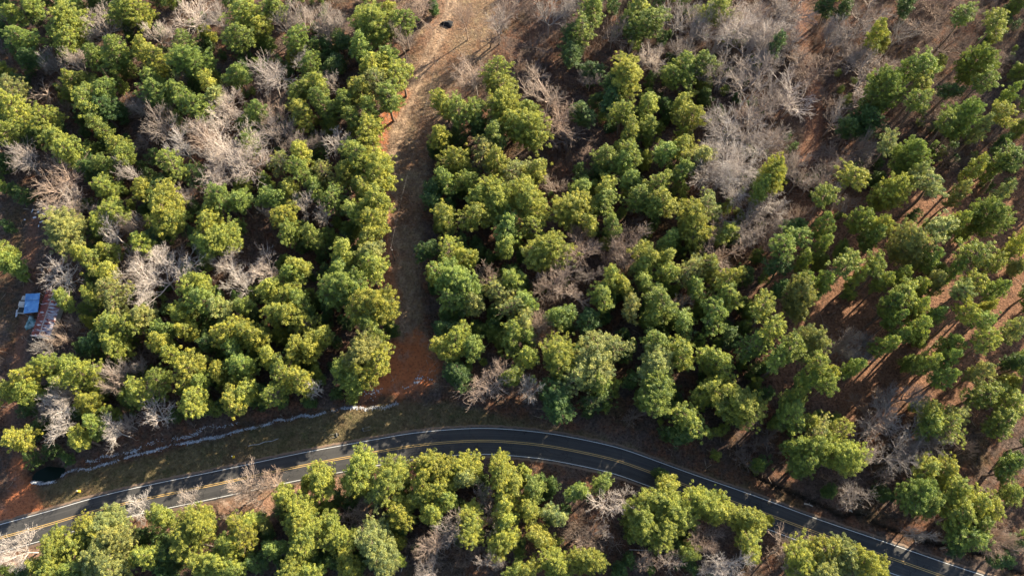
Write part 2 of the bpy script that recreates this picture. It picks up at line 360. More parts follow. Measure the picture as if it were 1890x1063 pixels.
# pond in the scour hole
m, n, p = mat_new('pond_water'); p.inputs['Base Color'].default_value = (.004, .010, .006, 1); p.inputs['Roughness'].default_value = .3; p.inputs['Specular IOR Level'].default_value = .12
bump(n, p, noise(n, 6), .15, .02)
mb = MB(); mb.poly([(POND.x+POND_R[0]*1.12*(1+.06*math.sin(5*t))*math.cos(t), POND.y+POND_R[1]*1.12*(1+.07*math.sin(3*t+1))*math.sin(t), -0.85) for t in [2*math.pi*k/48 for k in range(48)]])
tag(mb.build('pond_water', m), kind='structure')
# crown positions read off the photograph, tile by tile: x, y, radius and colour, for pines judged partly by lit brightness
T1P="""95,190,75g 170,30,60g 320,130,110y 330,220,70g 70,80,60g 20,20,50d 160,300,70d 350,20,50d 10,160,40d 640,50,80g 740,60,80y 520,20,50d 690,170,40d 620,270,90g 500,300,55g 390,410,80y 440,500,90g 660,370,45p 570,470,60g 560,590,80d 520,680,60g 760,250,60y 830,310,80y 850,410,70g 840,510,80g 640,600,50d 990,220,70g 1040,310,95g 1130,180,50y 1320,80,90y 1270,180,80g 1400,180,50y 1280,400,65g 1130,430,60y 1000,500,80g 1060,580,90g 1150,520,60p 905,600,45y 20,380,50g 40,480,90p 60,600,90y 30,700,80y 230,640,85y 290,740,80y 130,700,60d 350,830,90g 20,880,50d 470,900,60d 620,790,70y 680,830,60g 560,880,60g 570,1000,70g 930,880,90g 870,990,80g 760,1010,60y 1060,960,80d 1180,1020,70g 1350,780,70g 1310,1020,50g 1390,600,60g 1330,680,50d"""
T1B="""540,130,90g 255,320,60g 415,320,60g 840,180,70w 1020,80,120w 1170,60,60g 10,80,40g 1000,410,40g 1220,530,90w 1200,620,80w 1000,790,80w 1100,740,80t 1390,430,80w 1260,900,180w 700,920,80g 110,850,90g 310,970,130t 870,680,80g 740,620,60b 240,500,70b 350,600,50b 780,780,60b"""
T2P="""10,130,60y 30,230,50g 60,30,70g 215,200,75g 180,310,50y 280,340,70g 300,440,65y 215,490,60g 350,260,50d 330,550,75g 230,600,85y 610,110,110y 690,70,60y 540,90,80g 790,120,75g 520,230,80g 440,200,60d 600,320,90y 700,290,60g 770,390,90y 650,440,90p 700,520,80g 550,500,80y 450,540,70g 590,590,60g 500,640,60g 580,690,90y 380,670,50g 400,350,60d 90,880,70p 220,830,60y 215,910,70g 350,930,70p 460,940,60y 540,840,90g 640,910,100y 560,1010,80y 30,980,50g 170,1030,60y 290,1020,60g 660,1030,60y 1010,530,75y 1070,600,90g 1170,570,75g 1290,370,80y 1310,460,90y 1330,560,100y 1380,640,80y 1290,700,80g 1180,660,70d 970,740,55y 1040,740,35g 960,810,50d 1090,860,70y 1120,900,60g 1200,810,80p 1280,870,90y 1000,960,70g 1120,970,60g 1250,1010,80y 1380,920,90p 1380,1040,60g 940,1020,60d 950,30,40d"""
T2B="""120,110,80g 230,90,80g 370,90,80g 210,310,55w 390,440,60w 50,400,120g 60,680,100g 150,770,60g 440,750,80w 300,740,50g 770,210,70t 830,20,100t 1300,110,80g 1160,380,100t 1180,440,50w 1400,340,40t 360,150,60g 100,570,50b 900,30,60b"""
T3P="""400,50,80g 350,130,90g 290,180,70d 370,200,70g 640,40,90y 700,110,90g 600,120,70d 960,80,45y 1060,40,70y 1010,320,80g 930,350,80g 840,390,70g 1000,440,50g 590,400,95y 640,450,70g 520,450,70d 480,540,80d 360,590,75d 560,610,75y 600,680,70y 700,570,60y 700,680,55g 700,750,40g 890,530,70y 910,620,80y 820,600,50d 1000,530,50d 850,740,60y 900,770,75y 800,820,70g 880,920,60g 470,840,90g 600,800,75g 690,870,50y 550,880,60g 330,1010,70g 480,1010,70y 620,980,60g 740,980,75y 1360,920,80y 1340,1010,70g 40,680,100y 100,740,60y 30,580,60g 60,930,80y 30,1020,70y 1000,830,70p 300,270,80d 400,380,60d 1080,610,35d 1400,230,60d"""
T3B="""160,70,90g 510,150,70t 850,90,90g 740,310,70w 880,270,60g 580,290,50t 150,490,120t 180,620,100t 1230,90,150g 1330,80,120w 1160,170,100w 1250,250,120g 1370,320,80g 1240,430,130g 1280,540,110g 1150,700,130g 1260,700,130g 1150,830,150w 1200,960,150w 1020,920,90g 200,990,60t 940,170,70g 1100,380,80g 800,510,50b 1390,500,80g 1380,700,90g 250,760,80b 220,690,70b 90,230,70b 1060,240,60g"""
T4P="""630,170,60y 640,230,50y 1070,100,80g 1260,120,80y 1270,180,50y 900,310,75y 880,370,80g 950,340,40y 790,380,60g 850,470,80y 700,480,100g 620,500,70g 840,570,75g 1010,490,75d 1160,320,95g 1220,330,50y 1160,460,80g 1390,390,50g 1350,520,55g 1100,630,95g 1190,690,60p 1290,620,75y 980,700,75g 560,640,100d 480,680,70d 810,830,110g 670,780,75p 60,930,95y 490,980,80y 700,1030,110y 620,960,50d 920,1000,90p 830,950,60p 1150,910,70y 1260,880,70g 1360,890,80g 1070,1040,60p 1300,1040,60p 350,30,60d 450,40,60d 780,20,60d 1390,20,40g 1400,700,40g 320,1040,60y"""
T4B="""50,90,130g 160,30,110g 20,200,80w 150,250,80g 20,350,60w 150,540,120w 500,150,100g 560,380,140g 270,370,120b 580,60,100g 850,150,80b 1000,230,100b 480,830,120b 40,740,100g 400,620,60g 200,950,80g 350,980,80g 350,540,60b 20,480,60g 900,640,60b 1010,850,60b"""
T5P="""30,330,60y 40,400,70g 90,440,50g 340,220,110p 610,80,80g 540,170,60y 440,330,60y 510,370,75y 590,340,60y 580,440,70y 600,540,90p 620,620,80p 490,560,55y 340,600,60g 770,290,60y 880,100,110y 950,170,60g 820,130,60g 870,220,70d 830,10,90d 1130,110,70y 1130,200,80y 1220,260,100y 1110,280,70g 1310,50,70g 1200,20,80g 1080,490,70y 1040,560,80y 1110,600,90g 1190,640,70p 970,660,60y 1330,630,60g 780,690,70p 690,720,75y 620,740,80y 490,720,50y 640,820,80y 500,830,70d 880,750,65g 860,830,65y 930,900,55y 1010,770,55y 1220,770,80y 1330,740,80y 1380,810,70y 1140,820,70d 1260,870,70g 1200,970,60y 1050,970,90y 1300,950,80g 1390,900,50g 1090,1030,60g 850,1030,80g 710,1050,50g 70,970,70y 110,1020,80y 230,950,80g 380,940,60g 410,1020,90y 330,1040,60y 530,1030,50g"""
T5B="""340,60,100w 400,140,60t 500,90,50g 620,230,75w 720,160,60g 320,450,110w 700,430,110g 860,460,170w 1240,420,100w 1290,500,70w 1390,380,70w 1010,30,50w 330,790,60t 420,720,50t 230,860,60w 640,990,70g 730,960,60g 810,890,50b 950,350,60b"""
T6P="""60,30,70g 130,130,80y 170,230,80g 260,240,75g 390,30,80g 520,30,80g 640,60,90y 640,170,80y 520,110,70g 490,210,50g 580,250,70y 440,320,70y 600,320,70p 420,400,80g 600,420,90y 190,400,70y 180,460,60g 30,530,70y 130,560,80y 220,600,80g 70,650,80y 160,680,70y 260,720,80y 30,780,50y 110,800,50y 310,800,70y 180,880,80y 270,870,60y 30,900,60y 460,520,100g 620,620,110y 690,590,80y 670,680,100g 550,560,80g 600,760,70g 720,760,45d 100,1010,90y 210,1010,90y 290,990,50g 540,900,100p 620,940,90y 500,850,60y 560,1010,80y 450,990,70g 940,50,60d 1010,130,80y 950,150,60g 1140,140,80y 1180,30,70y 1290,50,100y 1390,60,60y 1310,220,90g 1340,300,60g 900,320,60d 1040,330,90y 1120,370,60y 950,450,60y 1060,500,110g 1160,520,90g 1060,590,80g 1150,620,60p 1300,550,90p 1380,480,70g 1370,640,80p 1260,680,50g 1270,780,50g 1370,800,80g 1190,760,50g 1010,760,60d 1080,820,75y 1000,870,70y 960,900,60y 1160,860,65g 1380,1010,60g 1060,980,80d"""
T6B="""220,80,60w 330,130,60w 40,120,40g 30,410,90w 1240,450,65t 1220,990,110t 1330,980,60t"""
T7P="""60,60,100y 70,190,80y 40,250,70y 120,340,100y 300,90,100y 250,150,80g 370,170,60y 440,60,80g 350,10,60g 500,190,55g 465,290,35y 640,30,80g 720,80,60g 800,50,90y 1040,70,80p 1100,90,60g 940,170,95y 870,200,80y 990,250,80y 800,270,60g 1120,230,65y 690,340,70y 660,400,70g 790,360,65y 800,440,60y 490,480,60y 560,500,60y 460,560,75g 690,500,60g 770,520,50g 500,600,60y 600,640,60p 930,430,80p 960,540,60g 840,550,35y 1060,430,80y 1140,470,75y 770,620,85g 730,680,60g 820,680,50y 980,650,50g 1120,600,90y 1080,680,80g 1160,550,60y 900,730,70g 740,800,70g 370,710,70d 230,690,70g 540,770,85y 520,840,90p 230,840,90y 220,910,100y 400,930,110p 310,1000,90p 30,700,60p 30,790,60g 30,910,60y 40,600,60g 900,880,90y 1050,920,90y 1060,1000,90y 760,980,100p 1340,660,90y 1260,650,50y 1370,790,80y 1260,870,80g 1360,900,70g 1380,330,60d 1390,430,60d 1150,800,60d"""
T7B="""340,290,90t 360,400,80t 300,370,100t 200,450,90w 230,540,140t 130,540,80t 620,260,100t 560,350,80t 480,380,40t 1100,350,100t 1250,150,110g 1240,260,50w 1350,60,80g 1390,160,70g 890,620,50w 100,800,90b 60,1050,40w 640,160,60b"""
T8P="""310,60,90g 370,90,60y 160,190,70d 330,190,60g 200,260,80g 310,290,60g 110,330,90g 230,380,60g 150,400,60y 90,420,80d 310,380,50g 440,420,90g 510,470,60y 230,490,60g 340,500,65g 210,590,100p 110,530,60d 540,150,70y 650,80,110g 740,40,80y 650,200,65y 600,240,70g 430,320,50g 790,290,110p 830,240,60g 630,430,80g 665,490,60y 960,240,90p 1060,170,60y 1090,240,40g 900,20,80p 1100,20,60p 1260,130,110g 1300,70,80g 1380,310,60y 920,360,65g 870,380,50g 1140,380,90y 1270,400,75y 1040,430,60g 1140,530,75y 1290,530,60g 760,460,55g 840,520,65y 950,430,45g 950,500,60p 750,570,75y 700,630,70g 850,650,65y 720,690,60g 1040,580,80p 1090,680,75y 950,690,65g 830,750,70y 730,790,60g 660,830,65g 860,810,50g 1220,630,45y 1200,740,75g 1240,830,90y 1390,760,60p 1030,850,65g 900,930,70y 1000,920,60g 990,1010,60g 1200,990,70p 1360,1040,50y 1380,930,60d 800,940,50g 500,960,60g 30,660,80y 30,760,80y 200,730,90y 250,800,100p 160,870,90g 310,950,75y 360,1000,60y 90,930,80g 240,1030,70g 1390,420,50p"""
T8B="""60,60,110w 80,150,60g 440,830,80g 550,850,70g"""
T9P="""50,40,70y 140,60,70g 360,20,60g 440,30,60y 450,140,75y 430,300,65y 500,250,60g 90,320,90y 720,80,80y 530,60,50g 860,50,60g 1020,110,90y 1240,70,80y 1340,50,70y 1180,90,60g 1400,80,50g 270,210,40d 860,730,70y 1080,760,90y 990,840,90y 560,780,80p 480,830,80y 600,860,90p 280,900,90y 410,890,75y 520,960,90p 600,1010,80p 280,1010,80y 400,1030,70g 200,1030,60y 780,960,75y 790,1020,70y 1300,830,75g 1370,770,60y 1260,900,70g 1080,1010,60y 1180,990,80y 1260,1020,60g 40,1040,50g 1390,990,60d 900,920,70d"""
T9B="""80,900,130w 740,700,80w 1020,660,70g 1340,620,120t 300,130,90w 330,250,80w 620,260,70w 840,180,100w 600,40,50g 230,170,50g"""
T10P="""180,40,90y 80,60,80g 490,5,70g 330,530,80y 540,490,90y 520,570,70y 700,540,95y 640,600,60p 780,650,50y 750,720,80g 930,440,75y 900,520,80y 1000,480,80y 1100,470,80y 1130,530,60p 980,590,80y 890,650,70y 930,720,60y 1010,650,60g 1130,760,85y 1180,480,35g 1320,480,85y 1370,550,70y 1330,700,75y 1330,770,60y 1330,860,80y 1380,1040,60g 130,620,65y 220,720,80y 190,790,80y 240,870,90y 380,760,65g 350,690,50g 440,870,80y 470,970,60y 480,1030,60y 650,930,100p 700,1020,60p 765,860,45y 160,1030,90y 280,1040,60y 680,780,40g 20,800,45p 780,790,50d 60,900,60g 250,560,50y"""
T10B="""570,740,80t 1210,620,65g 1050,850,85g 960,940,80b 1230,990,70g 290,30,60w 1230,20,120t 60,560,60t 150,920,50g 930,1040,60g 850,880,60b 640,700,60b 1130,960,60b"""
T11P="""430,20,70g 420,120,80d 200,100,100d 750,50,100g 1040,80,90y 1120,50,100y 1170,130,110y 930,190,80g 900,280,70d 1300,460,40g 20,500,50y 80,590,65g 310,600,60g 160,600,35d 450,550,55g 50,700,75y 190,720,60p 120,850,70y 200,1010,80y 370,990,80g 50,1030,60y 540,1030,50d 810,560,60y 780,640,95y 850,700,90y 1010,640,90y 1070,700,70y 680,760,90g 780,820,90g 930,930,60g 1240,760,90y 1180,740,60g 1270,860,75y 1260,940,50y 780,500,45d 1390,230,40g"""
T11B="""470,680,80w 570,650,70w 440,800,50w 50,60,60w 1030,830,50g 830,990,60g 1160,1000,90w 1390,920,70g 700,1000,60t 620,180,50b 1010,1040,50w 380,870,100b 1300,330,50b 1200,370,50b 500,900,60b 320,830,60b"""
T12P="""190,90,75y 160,170,90g 340,30,75g 240,210,60y 320,260,90p 420,270,85y 300,380,100g 430,400,100y 240,450,80g 170,340,60g 950,160,85y 1050,170,80p 1020,250,90y 900,240,70g 830,140,30g 1190,70,80g 1360,90,80y 1300,220,80g 1340,270,70g 1390,430,60g 1330,480,60g 1370,600,60g 890,500,80y 1010,490,75y 860,590,95g 900,680,90g 1050,610,80y 1180,640,80y 1260,700,75y 1080,720,90y 1180,760,75g 1100,830,90g 1060,900,60d 340,900,75y 440,950,90p 560,990,90y 200,1000,90y 330,1030,90p 640,1040,50y 10,760,50y 1370,880,60d 1300,970,60d 370,590,40d 660,610,50d"""
T12B="""560,410,60w 620,250,110g 700,180,110g 850,320,110g 720,400,90g 540,620,80g 870,820,60g 100,920,90t 260,890,50t 1140,370,50t 1280,860,80t 800,60,80g 520,120,60b 640,90,60b"""
ORG=[(0,0),(480,0),(960,0),(1410,0),(0,350),(480,350),(960,350),(1410,350),(0,703),(480,703),(960,703),(1410,703)]
TP=[T1P,T2P,T3P,T4P,T5P,T6P,T7P,T8P,T9P,T10P,T11P,T12P]
TB=[T1B,T2B,T3B,T4B,T5B,T6B,T7B,T8B,T9B,T10B,T11B,T12B]
# ================================================================= TREES
def leaf_material(name, use_attr):
    m, n, p = mat_new(name); p.inputs['Roughness'].default_value = .55; p.inputs['Specular IOR Level'].default_value = .32
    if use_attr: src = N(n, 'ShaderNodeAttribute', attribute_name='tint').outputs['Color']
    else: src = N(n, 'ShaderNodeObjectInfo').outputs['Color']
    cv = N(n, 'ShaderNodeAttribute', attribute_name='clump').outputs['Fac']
    c = mix(n, cv, mix(n, 1.0, src, (.58, .68, .8), 'MULTIPLY'), mix(n, 1.0, src, (1.5, 1.36, 1.0), 'MULTIPLY'))  # random clump tones, spread wide to paint in sunlit highlights
    n.links.new(c, p.inputs['Base Color'])
    tr = N(n, 'ShaderNodeBsdfTranslucent'); n.links.new(mix(n, 1.0, c, (1.0, 1.15, .8), 'MULTIPLY'), tr.inputs[0])
    ms = N(n, 'ShaderNodeMixShader'); ms.inputs[0].default_value = .24
    n.links.new(p.outputs[0], ms.inputs[1]); n.links.new(tr.outputs[0], ms.inputs[2]); n.links.new(ms.outputs[0], n.nodes['Material Output'].inputs[0])
    return m
def wood_material(name, c1, c2, objcol=False):
    m, n, p = mat_new(name); p.inputs['Roughness'].default_value = .9
    f = noise(n, 3, 5)
    c = mix(n, f, c1, c2)
    if objcol: c = mix(n, 1.0, N(n, 'ShaderNodeObjectInfo').outputs['Color'], mix(n, f, (.8,.8,.8), (1.15,1.15,1.15)), 'MULTIPLY')
    n.links.new(c, p.inputs['Base Color']); return m
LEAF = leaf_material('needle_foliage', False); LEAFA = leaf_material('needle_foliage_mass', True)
BARK = wood_material('pine_bark', (.10, .065, .045), (.24, .17, .125)); TWIG = wood_material('bare_wood', (.3,.3,.3), (.5,.5,.5), True)

def tubes(segs, k=4):
    """segs: list of (a, b, ra, rb) -> V, F quads"""
    if not len(segs): return np.zeros((0, 3)), np.zeros((0, 4), int)
    A = np.array([s[0] for s in segs], float); B = np.array([s[1] for s in segs], float)
    ra = np.array([s[2] for s in segs]); rb = np.array([s[3] for s in segs])
    D = B-A; D /= np.maximum(np.linalg.norm(D, axis=1), 1e-6)[:, None]
    ref = np.where(np.abs(D[:, 2:3]) < .9, [[0, 0, 1.]], [[1., 0, 0]]); Uu = np.cross(D, ref); Uu /= np.linalg.norm(Uu, axis=1)[:, None]; Ww = np.cross(D, Uu)
    t = np.arange(k)*2*np.pi/k; ring = Uu[:, None]*np.cos(t)[None, :, None]+Ww[:, None]*np.sin(t)[None, :, None]
    V = np.concatenate([A[:, None]+ring*ra[:, None, None], B[:, None]+ring*rb[:, None, None]], 1).reshape(-1, 3)
    i = np.arange(k); j = (i+1) % k; q = np.stack([i, j, j+k, i+k], 1)
    F = (np.arange(len(A))[:, None, None]*2*k+q[None]).reshape(-1, 4); return V, F
def leaf_tris(r, centres, radii, per, size, upb=.35):
    """puffs of needle tufts: triangles spread in small blobs, facing roughly outward"""
    n = len(centres); c = np.repeat(centres, per, 0); R = np.repeat(radii, per)
    d = r.normal(size=(n*per, 3)); d[:, 2] += upb; d /= np.linalg.norm(d, axis=1)[:, None]
    rad = R*(0.55+0.5*r.random(n*per)**.7); pos = c+d*rad[:, None]*[1, 1, .8]
    nrm = d+r.normal(size=d.shape)*.75; nrm /= np.linalg.norm(nrm, axis=1)[:, None]
    a = np.cross(nrm, r.normal(size=d.shape)); a /= np.linalg.norm(a, axis=1)[:, None]; b = np.cross(nrm, a)
    s = size*(.6+.8*r.random(n*per))[:, None]
    V = np.stack([pos+a*s, pos-a*s*.5+b*s*.36, pos-a*s*.5-b*s*.36], 1).reshape(-1, 3)
    F = np.arange(len(V)).reshape(-1, 3); cv = np.repeat(np.repeat(r.random(n), per), 3)
    return V, F, cv
def pine_proto(seed, H, R, base, whorl=.62, nb=5, puff=.38, per=46, size=.16, round_=1.0, dens=1.0):
    r = np.random.default_rng(seed); segs = []; cen = []; rad = []
    lean = r.normal(0, .035, 2)
    trunk = lambda z: np.array([lean[0]*z+.25*math.sin(z*.35+seed), lean[1]*z+.25*math.cos(z*.3+seed*2), z])
    zs = np.linspace(0, H*.97, 9); r0 = .012*H+.03*R
    for a, b in zip(zs[:-1], zs[1:]): segs.append((trunk(a), trunk(b), r0*(1-.88*a/H), r0*(1-.88*b/H)))
    zb = base*H; lobe = r.uniform(0, 6.28, 4); lobz = r.uniform(.5, 1.1, 16)
    z = zb; ph = 0.0
    while z < H-.3:
        u = (z-zb)/(H-zb)
        prof = (math.sin(min(1, (u+.22)/.75)*math.pi/2)**.9)*(max(0.0, 1-u)**(.62/round_))*1.28
        k = max(2, int(nb*(1-.45*u)+r.random()))
        for j in range(k):
            ph += 2.4+r.normal(0, .25)
            lb = .82+.26*math.sin(2*ph+lobe[0])+.16*math.sin(3*ph+lobe[1]+z*.5)
            ln = R*prof*lb*r.uniform(.72, 1.12)
            if ln < .35: ln = .35
            up = .18+.5*u+r.normal(0, .1)
            p0 = trunk(z); dr = np.array([math.cos(ph), math.sin(ph), up]); dr /= np.linalg.norm(dr)
            p1 = p0+dr*ln*.55; p2 = p0+dr*ln+np.array([0, 0, .08*ln])
            rb = .02+.014*ln; segs.append((p0, p1, rb*1.4, rb)); segs.append((p1, p2, rb, .015))
            m = max(1, int(ln/.34*dens+r.random()))
            for q in range(m):
                t = 1-(q/m)*.72*(1 if ln > 1 else .5)
                side = np.array([-dr[1], dr[0], 0])*r.normal(0, .5)*ln*.42*(1.15-abs(t-.7))
                c = p0+(p2-p0)*t+side+np.array([0, 0, r.normal(.1, .26)])
                if r.random() < .3: segs.append((p0+(p2-p0)*max(.1, t-.2), c, .03, .012))
                cen.append(c); rad.append(puff*r.uniform(.6, 1.15))
        z += whorl*r.uniform(.75, 1.25)
    for q in range(3): cen.append(trunk(H)+r.normal(0, .25, 3)); rad.append(puff*.7)
    V, F, cv = leaf_tris(r, np.array(cen), np.array(rad), per, size)
    tv, tf = tubes(segs, 5)
    return V, F, cv, tv, tf
PINE = {}
def reg(kind, i, H, R, **kw):
    V, F, cv, tv, tf = pine_proto(i*7+{'wood': 100, 'plant': 300, 'big': 500, 'young': 700, 'lite': 900, 'sparse': 1100, 'cone': 1300}[kind], H, R, **kw)
    return dict(H=H, R=R, V=V, F=F, cv=cv, tv=tv, tf=tf,
                crown=None if kind == 'lite' else np_mesh('crown', V, F, LEAF, False, [('clump', 'F', cv)]),
                trunk=None if kind == 'lite' else np_mesh('trunk', tv, tf, BARK, True))
PINE['wood'] = [reg('wood', i, 18, 4.0, base=.40+.03*(i % 3)) for i in range(7)]
PINE['plant'] = [reg('plant', i, 21, 3.3, base=.73, round_=1.3, dens=.95, whorl=.55) for i in range(5)]
PINE['big'] = [reg('big', i, 22, 6.0, base=.38, nb=7, puff=.46, per=50, size=.175, round_=1.25) for i in range(4)]
PINE['young'] = [reg('young', i, 6.5, 2.2, base=.10, whorl=.45, nb=5, puff=.45, per=60, size=.13, dens=1.2) for i in range(3)]
PINE['sparse'] = [reg('sparse', i, 18, 4.4, base=.42, nb=5, puff=.36, per=30, size=.18, dens=.7, whorl=.7, round_=.85) for i in range(4)]
PINE['cone'] = [reg('cone', i, 17, 3.6, base=.35, round_=.8, nb=5) for i in range(3)]
PINE['lite'] = [reg('lite', i, 17, 3.3, base=.45, nb=4, puff=.46, per=34, size=.20) for i in range(5)]
print('tris', {k: [len(q['F']) for q in v] for k, v in PINE.items()})

def bare_proto(seed, H=13.0, R=4.2, lvl=5, dense=1.0, vase=.5):
    r = np.random.default_rng(seed); thick = []; thin = []
    def grow(p, d, ln, rad, l):
        n = 3 if l >= 3 else 2; q = p
        for k in range(n):
            d2 = d+r.normal(0, .16, 3); d2[2] += .06; d2 /= np.linalg.norm(d2)
            q2 = q+d2*ln/n; ra = rad*(1-.35*k/n); rb = rad*(1-.35*(k+1)/n)
            (thick if l >= 4 else thin).append((q, q2, max(ra, .015), max(rb, .011)))
            if l > 0 and (k > 0 or l < lvl):
                for _ in range(1+(r.random() < .55*dense)):
                    sd_ = np.cross(d2, r.normal(size=3)); sd_ /= np.linalg.norm(sd_)
                    nd = d2*r.uniform(.45, .95)+sd_*r.uniform(.5, .95); nd[2] += .22; nd /= np.linalg.norm(nd)
                    grow(q2, nd, ln*r.uniform(.52, .74), rb*.64, l-1)
            q = q2; d = d2
        if l > 0: grow(q, d, ln*.68, rad*.6, l-1)
    base = np.zeros(3); h0 = H*r.uniform(.22, .34); top = np.array([r.normal(0, .3), r.normal(0, .3), h0])
    thick.append((base, top, .20, .16)); m = r.integers(3, 6); a0 = r.random()*6.28
    for j in range(m):
        a = a0+j*6.283/m+r.normal(0, .3); s = vase*r.uniform(.6, 1.3)
        d = np.array([math.cos(a)*s, math.sin(a)*s, 1.0]); d /= np.linalg.norm(d)
        grow(top, d, H*.30*r.uniform(.8, 1.1), .16, lvl-1)
    # fit to the wanted size
    P = np.array([s[1] for s in thin]); sc_r = R/np.percentile(np.hypot(P[:, 0], P[:, 1]), 93); sc_z = H/P[:, 2].max()
    f = np.array([sc_r, sc_r, sc_z])
    fit = lambda L_: [(np.array(a)*f, np.array(b)*f, ra, rb) for a, b, ra, rb in L_]
    V1, F1 = tubes(fit(thick), 5); V2, F2 = tubes(fit(thin), 3)
    return dict(H=H, R=R, trunk=np_mesh('trunk', V1, F1, TWIG, True), crown=np_mesh('twigs', V2, F2, TWIG, True), V=V2, F=F2, n=len(thin))
BARE = [bare_proto(40+i, 13, 4.2, 5, .75, .5+.12*(i % 3)) for i in range(7)]
BIGB = [bare_proto(80+i, 16, 8.0, 6, .32, .85) for i in range(2)]
THIC = [bare_proto(120+i, 5, 2.4, 4, 1.2, .9) for i in range(3)]
print('bare segs', [b['n'] for b in BARE+BIGB+THIC])

def parse(L):
    out = []
    for (ox, oy), s in zip(ORG, L):
        for t in s.split():
            a, b, c = t.split(','); out.append((ox+int(a)/2.952, oy+int(b)/2.952, int(c[:-1])/2.952, c[-1]))
    out.sort(key=lambda t: -t[2]); return out
def dedup(out, k):
    keep = []
    for t in out:
        if all((t[0]-q[0])**2+(t[1]-q[1])**2 > (k*(t[2]+q[2]))**2 for q in keep): keep.append(t)
    return keep
TINT = {'y': (.278, .292, .060), 'g': (.195, .240, .056), 'd': (.085, .135, .042), 'p': (.262, .275, .095)}  # needle colours with some sunlit and shaded brightness painted in
BTINT = {'w': (.54, .465, .41), 'g': (.34, .285, .25), 't': (.37, .275, .215), 'b': (.22, .16, .125)}
CNAME = {'y': 'yellow-green', 'g': 'mid green', 'd': 'dark green', 'p': 'olive-green'}
BNAME = {'w': 'whitish', 'g': 'grey', 't': 'tan', 'b': 'brown'}
SC = [(x, y) for x, y in CLEARING]
ROUGHC = [(805,-40),(765,100),(690,225),(700,300),(695,440),(712,600),(700,720),(812,722),(782,590),(775,420),(812,240),(840,190),(960,110),(985,60),(960,-40)]
def where(px, py):
    w = at(px, py); P = np.array([[w.x, w.y]]); dc = sdf_poly(P, CLEARING)[0]; dr = dist_line(P, ROADXY)[0]
    yl = np.interp(px, [q[0] for q in UPPER], [q[1] for q in UPPER])
    if px < 150 and 420 < py < 660: return 'beside the rusty roof'
    if py > yl:
        return 'along the near roadside' if dr < 12 else 'in the wood below the road'
    if dr < 16: return 'above the roadside verge'
    if dc < 7 and py < 730: return 'on the clearing\'s %s edge' % ('left' if px < np.interp(py, [0, 230, 300, 500, 722], [850, 745, 745, 735, 755]) else 'right')
    if px < 760: return 'in the left-hand wood'
    if px > 1400: return 'in the right-hand pine stand'
    return 'in the middle wood'
used = set()
def mklabel(size, col, kind, px, py):
    wh = where(px, py)
    a, b = px/W_*100, py/H_*100
    for k in range(40):
        fa, fb = max(0, min(100, round(a+(k % 3-1)*(k > 0)*.5*((k+2)//3)))), max(0, min(100, round(b+((k//3) % 3-1)*(k > 0)*.5*((k+8)//9))))
        lab = '%s %s %s %s, %d%% across, %d%% down the photo' % (size, col, kind, wh, fa, fb)
        if lab not in used: break
    used.add(lab); return lab

def plant(name, pr, px, py, rpx, H, tint, label, cat, group, zf):
    P = at(px, py, H*zf); r = rpx*depth(P)/FPX
    z0 = ground_z(P.x, P.y)-.08
    o = empty(name, (P.x, P.y, z0), random.random()*6.283)
    k = r/pr['R']; o.scale = (k, k*random.uniform(.78, 1.14), H/pr['H']); o.rotation_euler = (random.gauss(0, .035), random.gauss(0, .035), o.rotation_euler.z)
    tag(o, label, cat, group)
    c = put('crown' if cat != 'bare tree' and cat != 'bare shrub' else 'branches', pr['crown'], None, o)
    t = put('trunk', pr['trunk'], None, o)
    c.color = (*tint, 1)
    if cat in ('bare tree', 'bare shrub'): t.color = (*[x*.85 for x in tint], 1)
    return o, P, r
def vary(t, a=.15): v = 1+random.uniform(-a, a); w = random.uniform(-a, a)*.5; return (t[0]*v*(1+w), t[1]*v, t[2]*v*(1-w))
pines = dedup(parse(TP), .46); tall = [t for t in pines if t[2] >= 18.5]; small = [t for t in pines if t[2] < 18.5]
print('pines', len(tall), 'young', len(small))
def below(px, py): return py > np.interp(px, [q[0] for q in UPPER], [q[1] for q in UPPER])
def pine_dims(px, py, rp, c):
    """total height by the size of the crown and the stand it grows in"""
    stand = px > 1400 and py < 720
    H = (18.5 if stand else 12.0)+rp*.16+random.uniform(-1.5, 1.5)
    if py > 800 and px < 1450: H = 10+rp*.15+random.uniform(-1, 1)
    if c == 'd': H *= .72
    return stand, H
for i, (px, py, rp, c) in enumerate(tall[:300]):
    stand, H = pine_dims(px, py, rp, c)
    fam = 'big' if rp > 31 else ('plant' if stand else 'wood')
    if below(px, py) and rp > 26: fam = 'big'
    elif fam == 'wood': fam = 'sparse' if (c == 'p' or random.random() < .12) else 'cone' if random.random() < .3 else 'wood'
    if below(px, py) and c == 'g' and random.random() < .5: c = 'y'  # lighter tint paints in the brighter look of crowns below the road
    pr = random.choice(PINE[fam]); rad = rp*(1.14 if stand else 1.48 if below(px, py) else 1.42 if (py > 560 and 980 < px < 1430) else 1.30 if fam != 'big' else 1.38)
    plant('pine_tree', pr, px, py, rad, H, vary(TINT[c]), mklabel('broad' if rp > 31 else 'medium' if rp > 26 else 'small', CNAME[c], 'pine', px, py), 'pine tree', 'pines of the woods on both sides of the road', .82 if fam == 'plant' else .76)
